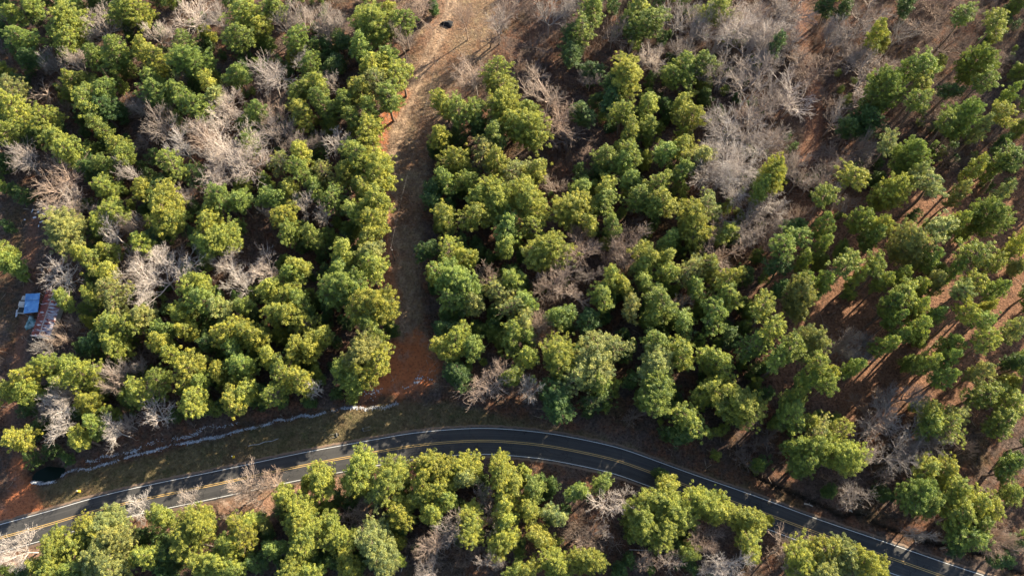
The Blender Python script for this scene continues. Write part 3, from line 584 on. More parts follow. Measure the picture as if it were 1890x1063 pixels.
# the remaining smaller pine crowns read as one mass of canopy
Vs = []; Fs = []; Cs = []; Ts = []; TV = []; TF = []; nv = 0; ntv = 0
def mass_add(px, py, rp, c, H, zf, pos=None):
    global nv, ntv
    pr = random.choice(PINE['lite'])
    if pos is None: P = at(px, py, H*zf); r = rp*depth(P)/FPX
    else: P = pos; r = rp
    z0 = ground_z(P.x, P.y); a = random.random()*6.283; k = r/pr['R']; ca, sa = math.cos(a), math.sin(a)
    M = np.array([[ca*k, -sa*k, 0], [sa*k, ca*k, 0], [0, 0, H/pr['H']]])
    v = pr['V']@M.T+[P.x, P.y, z0]; Vs.append(v); Fs.append(pr['F']+nv); nv += len(v); Cs.append(pr['cv']); t = vary(TINT[c]); Ts.append(np.tile((*t, 1.), (len(v), 1)))
    v = pr['tv']@M.T+[P.x, P.y, z0]; TV.append(v); TF.append(pr['tf']+ntv); ntv += len(v)
for px, py, rp, c in tall[300:]:
    stand, H = pine_dims(px, py, rp, c); mass_add(px, py, rp*(1.12 if stand else 1.4 if below(px, py) else 1.36 if (py > 560 and 980 < px < 1430) else 1.30), c, H*.97, .78)
# pines just beyond the frame edge, they shade what the photo shows
for k in range(60):
    px = random.uniform(1900, 2080) if k < 34 else random.uniform(0, 2050); py = random.uniform(-60, 1000) if k < 34 else random.uniform(-95, -28)
    if 770 < px < 1000 and py < 0: continue
    if 1440 < px < 1540 and py < 0: continue
    if dist_line(np.array([at(px, py)[:2]]), ROADXY)[0] < 9: continue
    mass_add(px, py, random.uniform(24, 31), random.choice('ygg'), random.uniform(15, 19), .78)
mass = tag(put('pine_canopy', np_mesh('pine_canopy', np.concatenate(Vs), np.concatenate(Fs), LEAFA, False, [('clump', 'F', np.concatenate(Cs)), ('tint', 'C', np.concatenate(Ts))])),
           'green crowns of the smaller pines filling in between the larger ones', 'pine canopy', None, 'stuff')
tr = put('trunks', np_mesh('trunks', np.concatenate(TV), np.concatenate(TF), BARK, True), None, mass); tr['kind'] = 'stuff'
SHR = [reg('lite', 20+i, 4.0, 1.6, base=.05, nb=4, whorl=.6, puff=.5, per=34, size=.2, dens=.8) for i in range(3)]
def low_mass(count):
    global SHV
    r = np.random.default_rng(77); V_ = []; F_ = []; C_ = []; T_ = []; n0 = 0; k = 0
    while k < count:
        x, y = r.uniform(-180, 180), r.uniform(4, 200); P = np.array([[x, y]])
        if dist_line(P, ROADXY)[0] < 9 or min(sdf_poly(P, q)[0] for q in (CLEARING, VERGE, TRACK_L, TRACK_L2, TRACK_R)) < 2: continue
        px = x/depth((x, y, 0))*FPX+W_/2
        if px < 160 and abs(y-at(80, 540).y) < 18: continue
        if 870 < px < 1060 and y > at(0, 360).y: continue
        if vnoise(P, 12, 88)[0] < (-.1 if px < 1400 else .25): continue
        pr = SHR[k % 3]; a = r.random()*6.28; sc = r.uniform(.6, 1.3); ca, sa = math.cos(a)*sc, math.sin(a)*sc
        v = pr['V']@np.array([[ca, -sa, 0], [sa, ca, 0], [0, 0, sc*r.uniform(.6, 1.2)]]).T+[x, y, ground_z(x, y)]
        V_.append(v); F_.append(pr['F']+n0); n0 += len(v); C_.append(pr['cv']); t = vary(TINT['d' if r.random() < .6 else 'g'], .2); T_.append(np.tile((*t, 1.), (len(v), 1))); k += 1
    tag(put('understory', np_mesh('understory', np.concatenate(V_), np.concatenate(F_), LEAFA, False, [('clump', 'F', np.concatenate(C_)), ('tint', 'C', np.concatenate(T_))])), 'dark green low shrubs under the trees', 'understory', None, 'stuff')
low_mass(900)
for px, py, rp, c in small:
    H = 5.0+rp*.18+random.uniform(-.8, .8)
    plant('young_pine', random.choice(PINE['young']), px, py, rp*1.15, H, vary(TINT[c]), mklabel('little', CNAME[c], 'sapling', px, py), 'young pine', 'young pines in the gaps', .62)

bares = dedup(parse(TB), .42)
EXTRA_B = [(1045,10,24,'g'),(1070,60,20,'t'),(1090,140,20,'g'),(930,15,24,'t'),(985,130,26,'b'),(1010,170,22,'t'),(1290,40,30,'g'),(1320,70,26,'g'),(1350,20,30,'w'),(1400,60,30,'g'),(1440,10,26,'g'),(1300,130,26,'g'),(1345,130,30,'g'),(1395,140,30,'w'),
 (1430,190,26,'g'),(1380,215,28,'t'),(1325,215,26,'g'),(1300,290,28,'g'),(1390,270,30,'g'),(1430,270,24,'t'),(1460,300,24,'g'),(1470,400,22,'t'),(1400,400,26,'g'),(1420,440,20,'t'),(1375,440,22,'w'),(1540,60,24,'g'),(1590,90,24,'g'),(1640,130,22,'t'),(1560,240,26,'b'),
 (1600,270,24,'g'),(1540,300,24,'t'),(1660,60,22,'g'),(1720,20,22,'b'),(1690,330,22,'b'),(1730,230,20,'b'),(1850,110,20,'b'),(1500,330,22,'t'),(1560,380,18,'g'),(170,100,22,'g'),(205,75,20,'t'),(255,190,18,'g'),(300,215,20,'t'),(360,240,24,'g'),(330,265,22,'t'),(395,290,22,'w'),
 (500,210,24,'t'),(530,235,22,'g'),(590,155,20,'g'),(560,270,20,'g'),(470,300,20,'t'),(230,420,18,'t'),(430,520,22,'t'),(250,570,18,'b'),(210,700,22,'t'),(260,660,22,'b'),(290,700,20,'t'),(120,720,22,'w'),(70,760,20,'t'),(230,780,18,'g'),(1000,590,24,'t'),(1010,520,26,'t'),(1060,470,26,'t'),
 (1090,500,22,'g'),(1150,440,24,'t'),(1130,500,18,'b'),(1640,780,26,'g'),(1600,830,26,'t'),(1680,820,28,'g'),(1720,800,24,'g'),(1590,640,22,'t'),(1560,620,22,'g'),(1640,880,20,'t'),(800,1000,26,'t'),(860,1010,26,'b'),(900,960,22,'t'),(840,960,24,'g'),(1100,1000,26,'t'),(1060,960,24,'b'),(1200,1030,24,'w'),
 (1300,1000,22,'t'),(1330,1040,24,'w'),(1470,1040,24,'t'),(1110,930,20,'t'),(470,900,26,'t'),(500,905,24,'t'),(340,935,20,'t'),(430,935,18,'t'),(640,960,24,'t'),(590,990,20,'t'),(340,1010,18,'t'),(860,30,22,'t'),(880,130,24,'t'),(905,70,20,'b'),(1860,1000,24,'t'),(1830,960,20,'t'),(1540,880,22,'b'),(1420,800,20,'b'),(1380,850,18,'b')]
bares = [(25, 1013, 32, 'w') if t[3] == 'w' and t[0] < 40 and t[1] > 990 else t for t in bares]
bares = dedup(bares+EXTRA_B, .30)
# shaded lower storey of evergreens below the tall pines
MIDP = [reg('lite', 30+i, 8.0, 2.6, base=.12, nb=4, whorl=.62, puff=.48, per=30, size=.2, dens=.75) for i in range(4)]
def mid_mass(count):
    r = np.random.default_rng(99); V_ = []; F_ = []; C_ = []; T_ = []; A_ = []; B_ = []; n0 = n1 = 0; k = 0; done = []
    bb = np.array([(t[0], t[1], t[2]) for t in bares])
    while k < count:
        px, py = r.uniform(-20, 1420), r.uniform(-20, 1070)
        if px > 980 and py < 330 and r.random() < .55: continue
        if (870 < px < 1060 and py < 360) or (980 < px < 1110 and 400 < py < 640): continue
        if (np.hypot(bb[:, 0]-px, bb[:, 1]-py) < bb[:, 2]*1.0+6).any(): continue
        if any((px-q[0])**2+(py-q[1])**2 < 19**2 for q in done): continue
        H = r.uniform(6, 10); w = at(px, py, H*.6); P = np.array([[w.x, w.y]])
        if dist_line(P, ROADXY)[0] < 9 or min(sdf_poly(P, q)[0] for q in (CLEARING, VERGE, TRACK_L, TRACK_L2, TRACK_R)) < 3.5: continue
        if px < 150 and 360 < py < 720: continue
        if below(px, py) and 740 < px < 1130 and py > 900: continue
        done.append((px, py)); pr = MIDP[k % 4]; a = r.random()*6.28; sc = r.uniform(.75, 1.25); ca, sa = math.cos(a)*sc, math.sin(a)*sc
        M = np.array([[ca, -sa, 0], [sa, ca, 0], [0, 0, H/8.0]]).T; o3 = [w.x, w.y, ground_z(w.x, w.y)]
        v = pr['V']@M+o3; V_.append(v); F_.append(pr['F']+n0); n0 += len(v); C_.append(pr['cv']); t = vary(TINT['d' if r.random() < .7 else 'g'], .15); T_.append(np.tile((*t, 1.), (len(v), 1)))
        v = pr['tv']@M+o3; A_.append(v); B_.append(pr['tf']+n1); n1 += len(v); k += 1
    o = tag(put('lower_storey', np_mesh('lower_storey', np.concatenate(V_), np.concatenate(F_), LEAFA, False, [('clump', 'F', np.concatenate(C_)), ('tint', 'C', np.concatenate(T_))])), 'dark evergreen lower storey filling the shade between the tall pines', 'lower storey', None, 'stuff')
    q = put('trunks', np_mesh('trunks', np.concatenate(A_), np.concatenate(B_), BARK, True), None, o); q['kind'] = 'stuff'
mid_mass(430)
for i, (px, py, rp, c) in enumerate(bares):
    big = rp > 50
    if c == 'b' and rp < 28: H = 5+random.random()*2; pr = random.choice(THIC)
    else: H = (15.5 if not big else 17)*random.uniform(.85, 1.1)*(1 if rp > 20 else .8); pr = BARE[i % 7] if not big else BIGB[i % 2]
    if py > 880 and px < 700 and px > 200: H = 9
    sh = pr in THIC
    plant('bare_shrub' if sh else 'bare_tree', pr, px, py, rp*(1.25 if rp > 22 else 1.2), H, vary(BTINT[c], .08),
          mklabel('large' if rp > 36 else 'medium' if rp > 24 else 'small', BNAME[c], 'leafless shrub' if sh else 'leafless tree', px, py),
          'bare shrub' if sh else 'bare tree', 'leafless shrubs' if sh else 'leafless winter trees among the pines', .68)
# ================================================================= GROUND COVER (nobody could count it)
WOODY = simple('dead_wood', (.10, .07, .05), (.30, .22, .17), 2.0, .95)
def scatter_ok(P, lo_road=4.6):
    return dist_line(P, ROADXY) > lo_road
def brush(nm, count, label, cat, region, size, hgt, mat, seed, tw=12, road=5.2, rad=(.018, .01)):
    """low twiggy growth: fans of thin stems"""
    r = np.random.default_rng(seed); P = []
    while len(P) < count:
        q = np.column_stack([r.uniform(-185, 185, 4000), r.uniform(2, 205, 4000)]); q = q[scatter_ok(q, road)]; q = q[region(q, r)]; P += list(q)
    P = np.array(P[:count]); z = height(P); base = np.repeat(np.column_stack([P, z]), tw, 0); n = len(base)
    s = np.repeat(r.uniform(.5, 1.3, count), tw); a = r.uniform(0, 6.283, n); el = r.uniform(.15, 1.35, n)
    d = np.column_stack([np.cos(a)*np.cos(el)*size, np.sin(a)*np.cos(el)*size, np.sin(el)*hgt])*s[:, None]
    b0 = base+np.column_stack([r.normal(0, .25*size, (n, 2)), np.zeros(n)])
    b1 = b0+d*.6; b2 = b0+d+r.normal(0, .15, (n, 3))*size
    segs = [(x, y, rad[0], rad[0]*.8) for x, y in zip(b0, b1)]+[(x, y, rad[0]*.8, rad[1]) for x, y in zip(b1, b2)]
    V, F = tubes(segs, 3)
    return tag(put(nm, np_mesh(nm, V, F, mat, True)), label, cat, None, 'stuff')
inclear = lambda q: sdf_poly(q, CLEARING) < 0
hp = at(75, 570); TRS = [TRACK_R, TRACK_L2, TRACK_L]
BR = simple('brown_brush', (.08, .052, .040), (.23, .165, .135), .15, .95)
GRB = simple('grey_brush', (.12, .085, .065), (.30, .23, .19), .2, .95)
brush('undergrowth', 25000, 'tangled brown leafless undergrowth covering the forest floor', 'undergrowth', lambda q, r: ~inclear(q) & (vnoise(q, 14, 71) > -.45) & ((sdf_poly(q, STAND) > 0) | (r.random(len(q)) < .45)) & (sdf_poly(q, VERGE) > 0) & (sdf_poly(q, TRACK_L) > 0) & (sdf_poly(q, TRACK_R) > 0) & (sdf_poly(q, TRACK_L2) > 0), .8, .7, BR, 3)
mid_thicket = toworld([(1040,-20),(1480,-20),(1500,120),(1480,320),(1420,480),(1340,480),(1290,330),(1240,160),(1040,90)])
th2 = toworld([(960,90),(1080,120),(1060,260),(1010,330),(960,300),(1020,220)]); th3 = toworld([(985,480),(1110,430),(1100,540),(1060,600),(990,620)]); th4 = toworld([(1590,740),(1740,740),(1720,860),(1600,880)])
th5 = toworld([(1410, 40),(1640,60),(1700,300),(1540,380),(1440,330)]); th7 = toworld([(1540,-40),(1950,-40),(1950,330),(1700,300)]); th6 = toworld([(760,940),(960,960),(960,1075),(760,1075)])
brush('thicket', 2600, 'grey brown twiggy thicket standing between the bare trees', 'thicket', lambda q, r: ((np.minimum.reduce([sdf_poly(q, t) for t in (mid_thicket, th2, th3, th4, th5, th6)]) < 0) | ((sdf_poly(q, th7) < 0) & (r.random(len(q)) < .4))) & (sdf_poly(q, TRACK_R) > 0), 1.5, 2.6, GRB, 4, 16, 6, (.024, .014))
fr = toworld([(1380,-40),(1960,-40),(1960,420),(1650,330),(1450,480),(1330,480),(1260,200),(1030,90),(1080,300),(1000,360),(950,270),(860,100),(900,-40)])
lw = toworld([(-20,-40),(760,-40),(690,230),(690,600),(600,740),(100,850),(-20,700)])
brush('bare_saplings', 4200, 'mauve grey haze of thin leafless saplings in the gaps between the pines', 'saplings', lambda q, r: ((sdf_poly(q, fr) < 0) | ((sdf_poly(q, lw) < 0) & (vnoise(q, 11, 55) > .1)) | (sdf_poly(q, th3) < 0)) & (vnoise(q, 6, 56) > -.5) & (sdf_poly(q, STAND) > 0) & (np.minimum.reduce([sdf_poly(q, t) for t in (TRACK_R, TRACK_L2, CLEARING)]) > 1) & (np.hypot(q[:, 0]-hp.x, q[:, 1]-hp.y) > 16), 1.1, 4.6, simple('mauve_twigs', (.15, .115, .10), (.30, .24, .215), .2, .95), 14, 14, 9, (.022, .012))
SL = simple('slash_wood', (.16, .10, .07), (.50, .38, .28), .5, .95)
brush('slash', 7000, 'dry sticks and cut grass scattered over the clearing', 'brushwood', lambda q, r: inclear(q) & (sdf_poly(q, CLAY_A) > 0), .7, .16, SL, 5, 6)
GRS = simple('dry_grass', (.10, .075, .035), (.26, .2, .105), .3, .95)
brush('grass', 5200, 'short dry grass on the roadside verge', 'grass', lambda q, r: (sdf_poly(q, VERGE) < 0), .35, .28, GRS, 6, 8, 4.6, (.016, .008))
brush('fallen_branches', 1500, 'fallen branches lying on the forest floor', 'fallen branches', lambda q, r: (sdf_poly(q, VERGE) > 0) & (sdf_poly(q, TRACK_L) > 0), 3.2, .10, SL, 8, 2, 7, (.07, .035))
# pale broken stones along the ditch
r = np.random.default_rng(9); V = []; F = []; nvv = 0
oct_v = np.array([(1,0,0),(-1,0,0),(0,1,0),(0,-1,0),(0,0,1),(0,0,-1)], float); oct_f = np.array([(0,2,4),(2,1,4),(1,3,4),(3,0,4),(2,0,5),(1,2,5),(3,1,5),(0,3,5)])
for line, dens, wd in ((RIP1, 26, .28), (RIP2, 12, .28), (RIP3, 20, .34)):
    pts = smooth_line([Vector((*q, 0)) for q in line], .35)
    for q in pts:
        g = max(0., .85+1.0*vnoise(np.array([[q.x, q.y]]), 2.6, 91)[0]+.5*vnoise(np.array([[q.x, q.y]]), .8, 92)[0])
        for _ in range(int(dens*g*r.uniform(.2, 1.2))):
            x, y = q.x+r.normal(0, wd), q.y+r.normal(0, wd*.8)+.5*vnoise(np.array([[q.x, q.y]]), 3, 93)[0]
            s = r.uniform(.04, .15); v = oct_v*(s*r.uniform(.6, 1.3, 3))+r.normal(0, s*.15, (6, 3)); v = v+[x, y, 0]; V.append((v, x, y)); F.append(oct_f+nvv); nvv += 6
zz = height(np.array([(a[1], a[2]) for a in V])); VV = np.concatenate([a[0]+[0, 0, z+.06] for a, z in zip(V, zz)])
tag(put('riprap', np_mesh('riprap', VV, np.concatenate(F), simple('pale_stone', (.36, .38, .42), (.66, .68, .72), 1.5, .9))), 'pale broken stones lining the roadside ditch', 'riprap', None, 'stuff')

# ================================================================= THE HOMESTEAD AT THE LEFT EDGE
def rust_roof(a, b):
    m, n, p = mat_new('rusty_sheet_metal'); p.inputs['Roughness'].default_value = .6; p.inputs['Metallic'].default_value = .0
    tc = N(n, 'ShaderNodeTexCoord'); mp = N(n, 'ShaderNodeMapping'); mp.inputs['Scale'].default_value = (.22, 1.1, 1)
    n.links.new(tc.outputs['Object'], mp.inputs[0]); f = noise(n, 1.3, 3, .55, coord=mp.outputs[0]); g = noise(n, 6, 5)
    c = ramp(n, f, [(a, (.17, .028, .018)), (b, (.50, .50, .54))]); c = mix(n, ramp(n, g, [(.5, (0,0,0)), (.7, (.5,.5,.5))]), c, (.22, .07, .035))
    n.links.new(c, p.inputs['Base Color']); return m
hc = at(87, 575, 3.0); ang = math.radians(-5)
h = tag(empty('trailer_house', (hc.x, hc.y-1, 0), ang), 'long low house with a rusty red and white corrugated roof half hidden by trees', 'house')
LN, WD = 13.5, 5.2; y0 = -6.0
w = MB(); w.box((0, y0+LN/2, 1.25), (WD-.5, LN-.6, 2.5)); w.build('wall', simple('weathered_siding', (.42, .41, .38), (.58, .56, .52), 1.5), h)
def slope(sgn, mat, nm):
    mb = MB(); n = 120; ys = np.linspace(y0, y0+LN, n+1)
    for i in range(n):
        za = .035 if i % 4 < 2 else 0; a, b = ys[i], ys[i+1]
        za2 = .035 if (i+1) % 4 < 2 else 0
        mb.poly([(0, a, 3.1+za), (sgn*WD/2, a, 2.45+za), (sgn*WD/2, b, 2.45+za2), (0, b, 3.1+za2)][::(1 if sgn > 0 else -1)])
    for i in range(0, n, 8): mb.box((sgn*WD/4, ys[i], 2.86), (WD/2-.1, .12, .10))
    o = mb.build(nm, mat, h); return o
a_ = slope(-1, rust_roof(.56, .68), 'roof'); a_['label'] = 'dark red rusted roof slope'
b_ = slope(1, rust_roof(.44, .56), 'roof'); b_['label'] = 'whitish roof slope with rust streaks'
mb = MB(); mb.box((0, y0+LN/2, 3.13), (.3, LN, .06)); mb.build('ridge_cap', simple('galvanised', (.4, .38, .37), (.3, .14, .08), 2, .5), h)
mb = MB(); mb.box((-WD/2+.24, y0+6, 1.05), (.06, .95, 2.05)); mb.build('door', simple('door_paint', (.2, .12, .08)), h)
for yy in (y0+2.5, y0+9, y0+12):
    mb = MB(); mb.box((-WD/2+.235, yy, 1.5), (.05, 1.1, .9)); fr = mb.build('window', simple('window_frame', (.7, .7, .7)), h)
    mb = MB(); mb.box((-WD/2+.20, yy, 1.5), (.03, .95, .75)); mb.build('pane', simple('window_glass', (.03, .04, .05), rough=.1), fr)
# blue tarp canopy on poles
TP4 = [at(47.5, 542, 2.7), at(74, 541, 3.0), at(70, 575.5, 2.8), at(43.5, 578.5, 2.5)]; tb = (TP4[0]+TP4[2])/2
cp = tag(empty('carport', (tb.x, tb.y, 0)), 'blue tarp canopy on poles between pickup and rusty roof', 'carport')
n_ = 16; Vt = []; Ft = []
for i in range(n_+1):
    for j in range(n_+1):
        u, v = i/n_, j/n_; q = TP4[0].lerp(TP4[1], u).lerp(TP4[3].lerp(TP4[2], u), v)
        sag = -.22*math.sin(math.pi*u)*abs(math.sin(2*math.pi*v+.1))**1.0 + .025*math.sin(17*u+5*v)+.02*math.sin(23*v)
        Vt.append((q.x-tb.x, q.y-tb.y, q.z+sag))
for i in range(n_):
    for j in range(n_): a = i*(n_+1)+j; Ft.append((a, a+n_+1, a+n_+2, a+1))
me = np_mesh('tarp', Vt, np.array(Ft)[:, ::-1], simple('blue_tarp', (.08, .22, .50), (.12, .30, .58), .8, .5), True)
tp = put('tarp', me, None, cp); so = tp.modifiers.new('thick', 'SOLIDIFY'); so.thickness = .02
for q in TP4+[TP4[0].lerp(TP4[3], .5), TP4[1].lerp(TP4[2], .5)]:
    mb = MB(); mb.tube((q.x-tb.x, q.y-tb.y, ground_z(q.x, q.y)-.1), (q.x-tb.x, q.y-tb.y, q.z-.05), .04, .04); mb.build('pole', simple('steel_pole', (.4, .4, .4), rough=.4), cp)
for v in (.35,):
    a, b = TP4[0].lerp(TP4[3], v), TP4[1].lerp(TP4[2], v); mb = MB(); mb.tube(((a-tb).x, (a-tb).y, a.z+.03), ((b-tb).x, (b-tb).y, b.z+.03), .03, .03); mb.build('rope', simple('dark_rope', (.03, .03, .04)), cp)
# beige pickup half under the tarp
vc = at(40.5, 561, 1.0)
def loft(prof, halfw, name, mat, parent, inset=0.0):
    """extrude a side profile (y,z) across x with rounded shoulders"""
    mb = MB(); k = len(prof); xs = [(-1, .0), (-.94, 1), (.94, 1), (1, 0)]
    cy = sum(p[0] for p in prof)/k; cz = sum(p[1] for p in prof)/k
    rings = []
    for sx, full in xs:
        sc = 1 if full else .95; st = len(mb.v)
        for (y, z) in prof: mb.v.append((sx*halfw, cy+(y-cy)*sc, cz+(z-cz)*sc))
        rings.append(st)
    for a, b in zip(rings[:-1], rings[1:]):
        for i in range(k): j = (i+1) % k; mb.f.append((a+i, a+j, b+j, b+i))
    mb.f.append(tuple(rings[0]+i for i in range(k))[::-1]); mb.f.append(tuple(rings[-1]+i for i in range(k)))
    return mb.build(name, mat, parent, bevel=.03)
car = tag(empty('pickup_truck', (vc.x+.15, vc.y, ground_z(vc.x, vc.y)), math.radians(-4)), 'beige pickup truck parked half under the blue tarp', 'pickup truck')
CP = simple('beige_paint', (.48, .42, .38), (.52, .46, .42), 2, .35); BLK = simple('black_rubber', (.02, .02, .02)); GLS = simple('car_glass', (.01, .012, .015), rough=.08)
loft([(-2.5, .45), (-2.5, .95), (-.9, .98), (-.85, 1.0), (1.0, 1.02), (2.35, .92), (2.5, .75), (2.5, .45)], .92, 'body', CP, car)
loft([(-.85, .98), (-.75, 1.62), (.55, 1.64), (1.2, 1.0)], .80, 'cab', CP, car)
mb = MB(); mb.poly([(-.72, 1.215, 1.02), (.72, 1.215, 1.02), (.66, .62, 1.60), (-.66, .62, 1.60)]); mb.build('windscreen', GLS, car)
for sx in (-1, 1):
    mb = MB(); mb.poly([(sx*.805, -.68, 1.08), (sx*.805, .95, 1.08), (sx*.79, .50, 1.55), (sx*.79, -.62, 1.55)]); mb.build('window', GLS, car)
    mb = MB(); mb.box((sx*.66, 2.47, .72), (.32, .08, .16)); mb.build('headlight', simple('lamp_glass', (.7, .7, .65), rough=.15), car)
    for yy in (-1.65, 1.6):
        mb = MB(); mb.tube((sx*.95, yy, .36), (sx*.72, yy, .36), .36, .36, 20); wh = mb.build('wheel', BLK, car)
        mb = MB(); mb.tube((sx*.965, yy, .36), (sx*.90, yy, .36), .2, .2, 14); mb.build('rim', simple('steel_rim', (.4, .4, .42), rough=.3, metal=.8), wh)
mb = MB(); mb.box((0, 2.55, .5), (1.75, .14, .18)); mb.box((0, -2.55, .5), (1.75, .14, .18)); mb.build('bumper', simple('bumper_steel', (.35, .35, .36), rough=.3), car)
mb = MB(); mb.box((0, -1.7, 1.0), (1.5, 1.5, .05)); mb.build('bed_cover', BLK, car)
# junk below the carport, pieces in the yard
def lump(nm, px, py, size, mat, label, cat, hgt, seed):
    r = np.random.default_rng(seed); q = at(px, py, .3); V = []; F = []; n, m = 18, 8
    for j in range(m+1):
        for i in range(n):
            a = 2*math.pi*i/n; t = j/m; rr = math.cos(t*math.pi/2)**.6*(1+.22*math.sin(3*a+seed)+.12*math.sin(7*a+seed*2+4*t))
            V.append((rr*size[0]*math.cos(a), rr*size[1]*math.sin(a), hgt*math.sin(t*math.pi/2)*(1+.2*math.sin(2*a+3*seed))+r.normal(0, .04)))
    for j in range(m):
        for i in range(n): F.append((j*n+i, j*n+(i+1) % n, (j+1)*n+(i+1) % n, (j+1)*n+i))
    o = put(nm, np_mesh(nm, V, F, mat, True)); o.location = (q.x, q.y, ground_z(q.x, q.y)-.05); return tag(o, label, cat)
lump('junk_heap', 56, 595, (1.4, 1.9), simple('teal_tarp', (.03, .12, .13), (.3, .4, .42), 1.2, .6), 'teal and white sheeted heap of junk below the blue tarp', 'junk heap', .9, 2)
lump('tarp_heap', 826, 45, (1.9, 1.3), simple('black_tarp', (.006, .007, .010), (.012, .013, .018), 2, 1.0), 'black tarpaulin heap lying on the track at the top', 'tarp heap', .9, 5)
lump('white_sheet', 30, 576, (.45, 1.1), simple('white_sheet', (.5, .5, .54), (.62, .62, .66), 2, .7), 'crumpled whitish sheet left of the beige pickup', 'sheet', .25, 7)
WB = simple('white_board', (.5, .5, .52), (.66, .66, .7), 3)
for (x, y, l, wd, a, lb) in [(59,389,1.1,.3,80,'upright whitish board at the top of the yard litter'),(63,401,.9,.5,20,'biggest white board in the middle of the yard litter'),(76,409,1.1,.35,30,'long white board at the lower right of the yard litter'),(45,405,.5,.3,0,'small white board at the left of the yard litter'),(70,391,.6,.5,60,'square white board at the upper right of the yard litter'),(80,394,1.0,.25,5,'thin grey board at the far right of the yard litter'),(71,417,.7,.3,100,'short pale board at the bottom of the yard litter')]:
    q = at(x, y); mb = MB(); mb.box((0, 0, .09), (l, wd, .06)); mb.box((l*.25, 0, .03), (.08, wd*.9, .06)); mb.box((-l*.25, 0, .03), (.08, wd*.9, .06))
    o = mb.build('board', WB); o.location = (q.x, q.y, ground_z(q.x, q.y)); o.rotation_euler = (0, .08, math.radians(a)); tag(o, lb, 'board', 'white boards littering the yard above the rusty roof')

# ================================================================= ROADSIDE
def marker(px, py, lb, a):
    q = at(px, py, .6); o = tag(empty('marker_post', (q.x, q.y, ground_z(q.x, q.y)), math.radians(a)), lb, 'marker post', 'yellow marker posts on the verge')
    Y = simple('yellow_plastic', (.75, .48, .03), (.8, .55, .05), 3, .5); Wt = simple('white_reflector', (.8, .8, .78), rough=.4)
    mb = MB(); mb.tube((0, 0, -.2), (0, 0, 1.25), .06, .05, 10); mb.build('post', Wt, o)
    mb = MB(); mb.tube((0, 0, .02), (0, 0, .85), .40, .20, 16); mb.build('guard_sleeve', Y, o)
    mb = MB(); mb.tube((0, 0, 1.25), (0, 0, 1.34), .15, .11, 12); mb.tube((0, 0, 1.0), (0, 0, 1.08), .10, .10, 12); mb.build('reflector', Wt, o)
marker(144, 906, 'yellow marker post on the verge beside the red dirt junction', 0)
marker(429, 842, 'yellow marker post on the verge farther along the road', 15)
q = at(711, 783, .5); o = tag(empty('delineator_post', (q.x, q.y, ground_z(q.x, q.y))), 'thin pale post on the verge right of the culvert ends', 'post')
mb = MB(); mb.tube((0, 0, -.2), (0, 0, 1.3), .05, .045, 10); mb.build('shaft', simple('pale_post', (.6, .6, .5)), o); mb = MB(); mb.tube((0, 0, 1.3), (0, 0, 1.38), .065, .05, 10); mb.build('cap', simple('post_cap', (.75, .7, .5)), o)
CON = simple('concrete', (.14, .13, .11), (.26, .25, .21), 3, .9, bmp=.2)
for px, py, lb, sx in ((614, 804, 'left concrete culvert end beside the gravel driveway apron', 1), (678, 791, 'right concrete culvert end beside the driveway apron', -1)):
    q = at(px, py, .1); z = ground_z(q.x, q.y); o = tag(empty('culvert_headwall', (q.x, q.y, z), math.radians(14)), lb, 'culvert', 'concrete culvert ends')
    mb = MB(); mb.box((sx*1.1, 0, .12), (.22, 1.0, .5)); mb.build('headwall', CON, o)
    for s in (-1, 1): mb = MB(); mb.box((0, s*.42, 0), (1.9, .09, .30)); mb.build('wing_wall', CON, o)
    mb = MB(); mb.tube((sx*.9, 0, .1), (sx*1.6, 0, .1), .28, .28, 14, caps=False); mb.tube((sx*.98, 0, .1), (sx*.985, 0, .1), .26, .26, 14); mb.build('pipe', BLK, o)
a, b = at(458, 823), at(514, 810); mb = MB(); n_p = 14
for i in range(n_p):
    u, v = a.lerp(b, i/n_p), a.lerp(b, (i+1)/n_p); mb.tube((u.x, u.y+.12*math.sin(i), ground_z(u.x, u.y)+.08), (v.x, v.y+.12*math.sin(i+1), ground_z(v.x, v.y)+.08), .07, .07, 8)
tag(mb.build('drain_pipe', simple('pale_pipe', (.38, .38, .38), (.5, .5, .5), 2, .6)), 'thin pale drain pipe lying on the verge left of the culvert ends', 'pipe')
# utility pole in the clearing with its wire running up the picture
b = at(729, 482); z = ground_z(b.x, b.y); topz = 8.2
pole = tag(empty('utility_pole', (b.x, b.y, z)), 'dark wooden utility pole standing in the clearing', 'utility pole')
PW = simple('creosote_wood', (.035, .026, .02), (.08, .06, .045), 3, .9)
mb = MB(); mb.tube((0, 0, -.5), (.0, 0, topz), .17, .11, 12); mb.build('shaft', PW, pole)
mb = MB(); mb.tube((0, 0, topz-.05), (0, 0, topz+.25), .07, .04, 10); mb.build('insulator', simple('porcelain', (.6, .58, .55), rough=.3), pole)
mb = MB(); mb.box((.18, 0, topz-1.0), (.3, .12, .25)); mb.build('bracket', simple('galv_steel', (.4, .4, .42), rough=.4), pole)
A = Vector((b.x, b.y, topz+.2)); seg = [A, at(745, 350, 7.0), at(797, 150, 6.2), at(806, 93, 6.6), at(822, 30, 7.4), at(833, -60, 9.0)]
mb = MB(); cl = smooth_line(seg, 3)
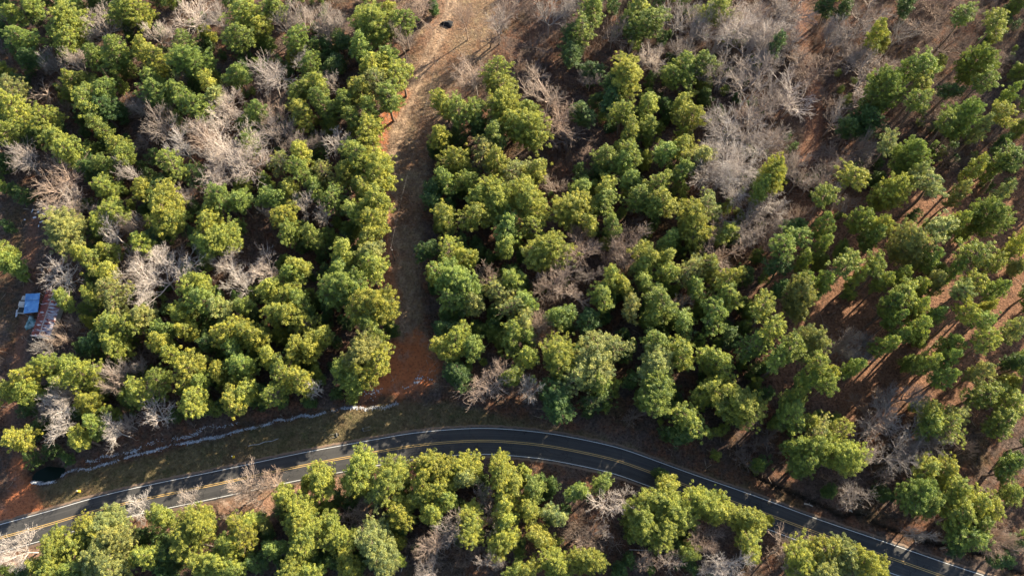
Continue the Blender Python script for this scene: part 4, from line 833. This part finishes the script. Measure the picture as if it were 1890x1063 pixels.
for a_, b_ in zip(cl[:-1], cl[1:]): mb.tube(a_, b_, .013, .013, 5, False)
tag(mb.build('power_line', simple('wire', (.2, .19, .18), rough=.5)), 'thin grey overhead wire running along the clearing to the pole', 'power line')
# fallen logs and trash seen in the photo
LG = simple('log_bark', (.30, .24, .20), (.5, .42, .36), 2, .9)
for (x0, y0_, x1, y1_, rr_, lb) in [(365,1003,395,1008,.16,'pale fallen log on the clay bank below the road'),(1161,1014,1275,1020,.10,'long thin fallen log below the road at the lower middle'),(1484,929,1500,934,.22,'short grey log lying over the dark gully'),
                               (740,1055,752,1025,.08,'thin pale fallen stem near the bottom edge'),(792,628,799,640,.12,'whitish fallen log at the top right of the clay patch'),(1568,941,1575,944,.2,'grey stub of log beside the gully bend')]:
    a, b = at(x0, y0_), at(x1, y1_); a.z = ground_z(a.x, a.y)+rr_+.1; b.z = ground_z(b.x, b.y)+rr_+.1
    mb = MB(); m_ = a.lerp(b, .5)+Vector((0, .12, .08)); mb.tube(a, m_, rr_, rr_*.85, 10); mb.tube(m_, b, rr_*.85, rr_*.6, 10)
    mb.tube(m_, m_+Vector((.3, .4, .2)), rr_*.3, rr_*.15, 6)
    tag(mb.build('fallen_log', LG, smooth=False), lb, 'fallen log')
# pale rubble at the bottom of the clay patch
r = np.random.default_rng(19); V = []; F = []; k = 0
for cx, cy, s_, nn in ((776, 700, 5, 16), (770, 707, 3, 10), (795, 700, 3, 6), (748, 716, 3, 5), (690, 722, 8, 26), (680, 728, 8, 18)):
    for _ in range(nn):
        q = at(cx+r.normal(0, s_), cy+r.normal(0, s_*.5)); s = r.uniform(.08, .28); v = oct_v*(s*r.uniform(.5, 1.4, 3))+r.normal(0, s*.15, (6, 3))+[q.x, q.y, ground_z(q.x, q.y)+.05]; V.append(v); F.append(oct_f+k); k += 6
tag(put('rubble', np_mesh('rubble', np.concatenate(V), np.concatenate(F), simple('pale_rubble', (.42, .42, .45), (.66, .66, .7), 2, .9))), 'scattered pale rubble along the foot of the red clay patch', 'rubble', None, 'stuff')
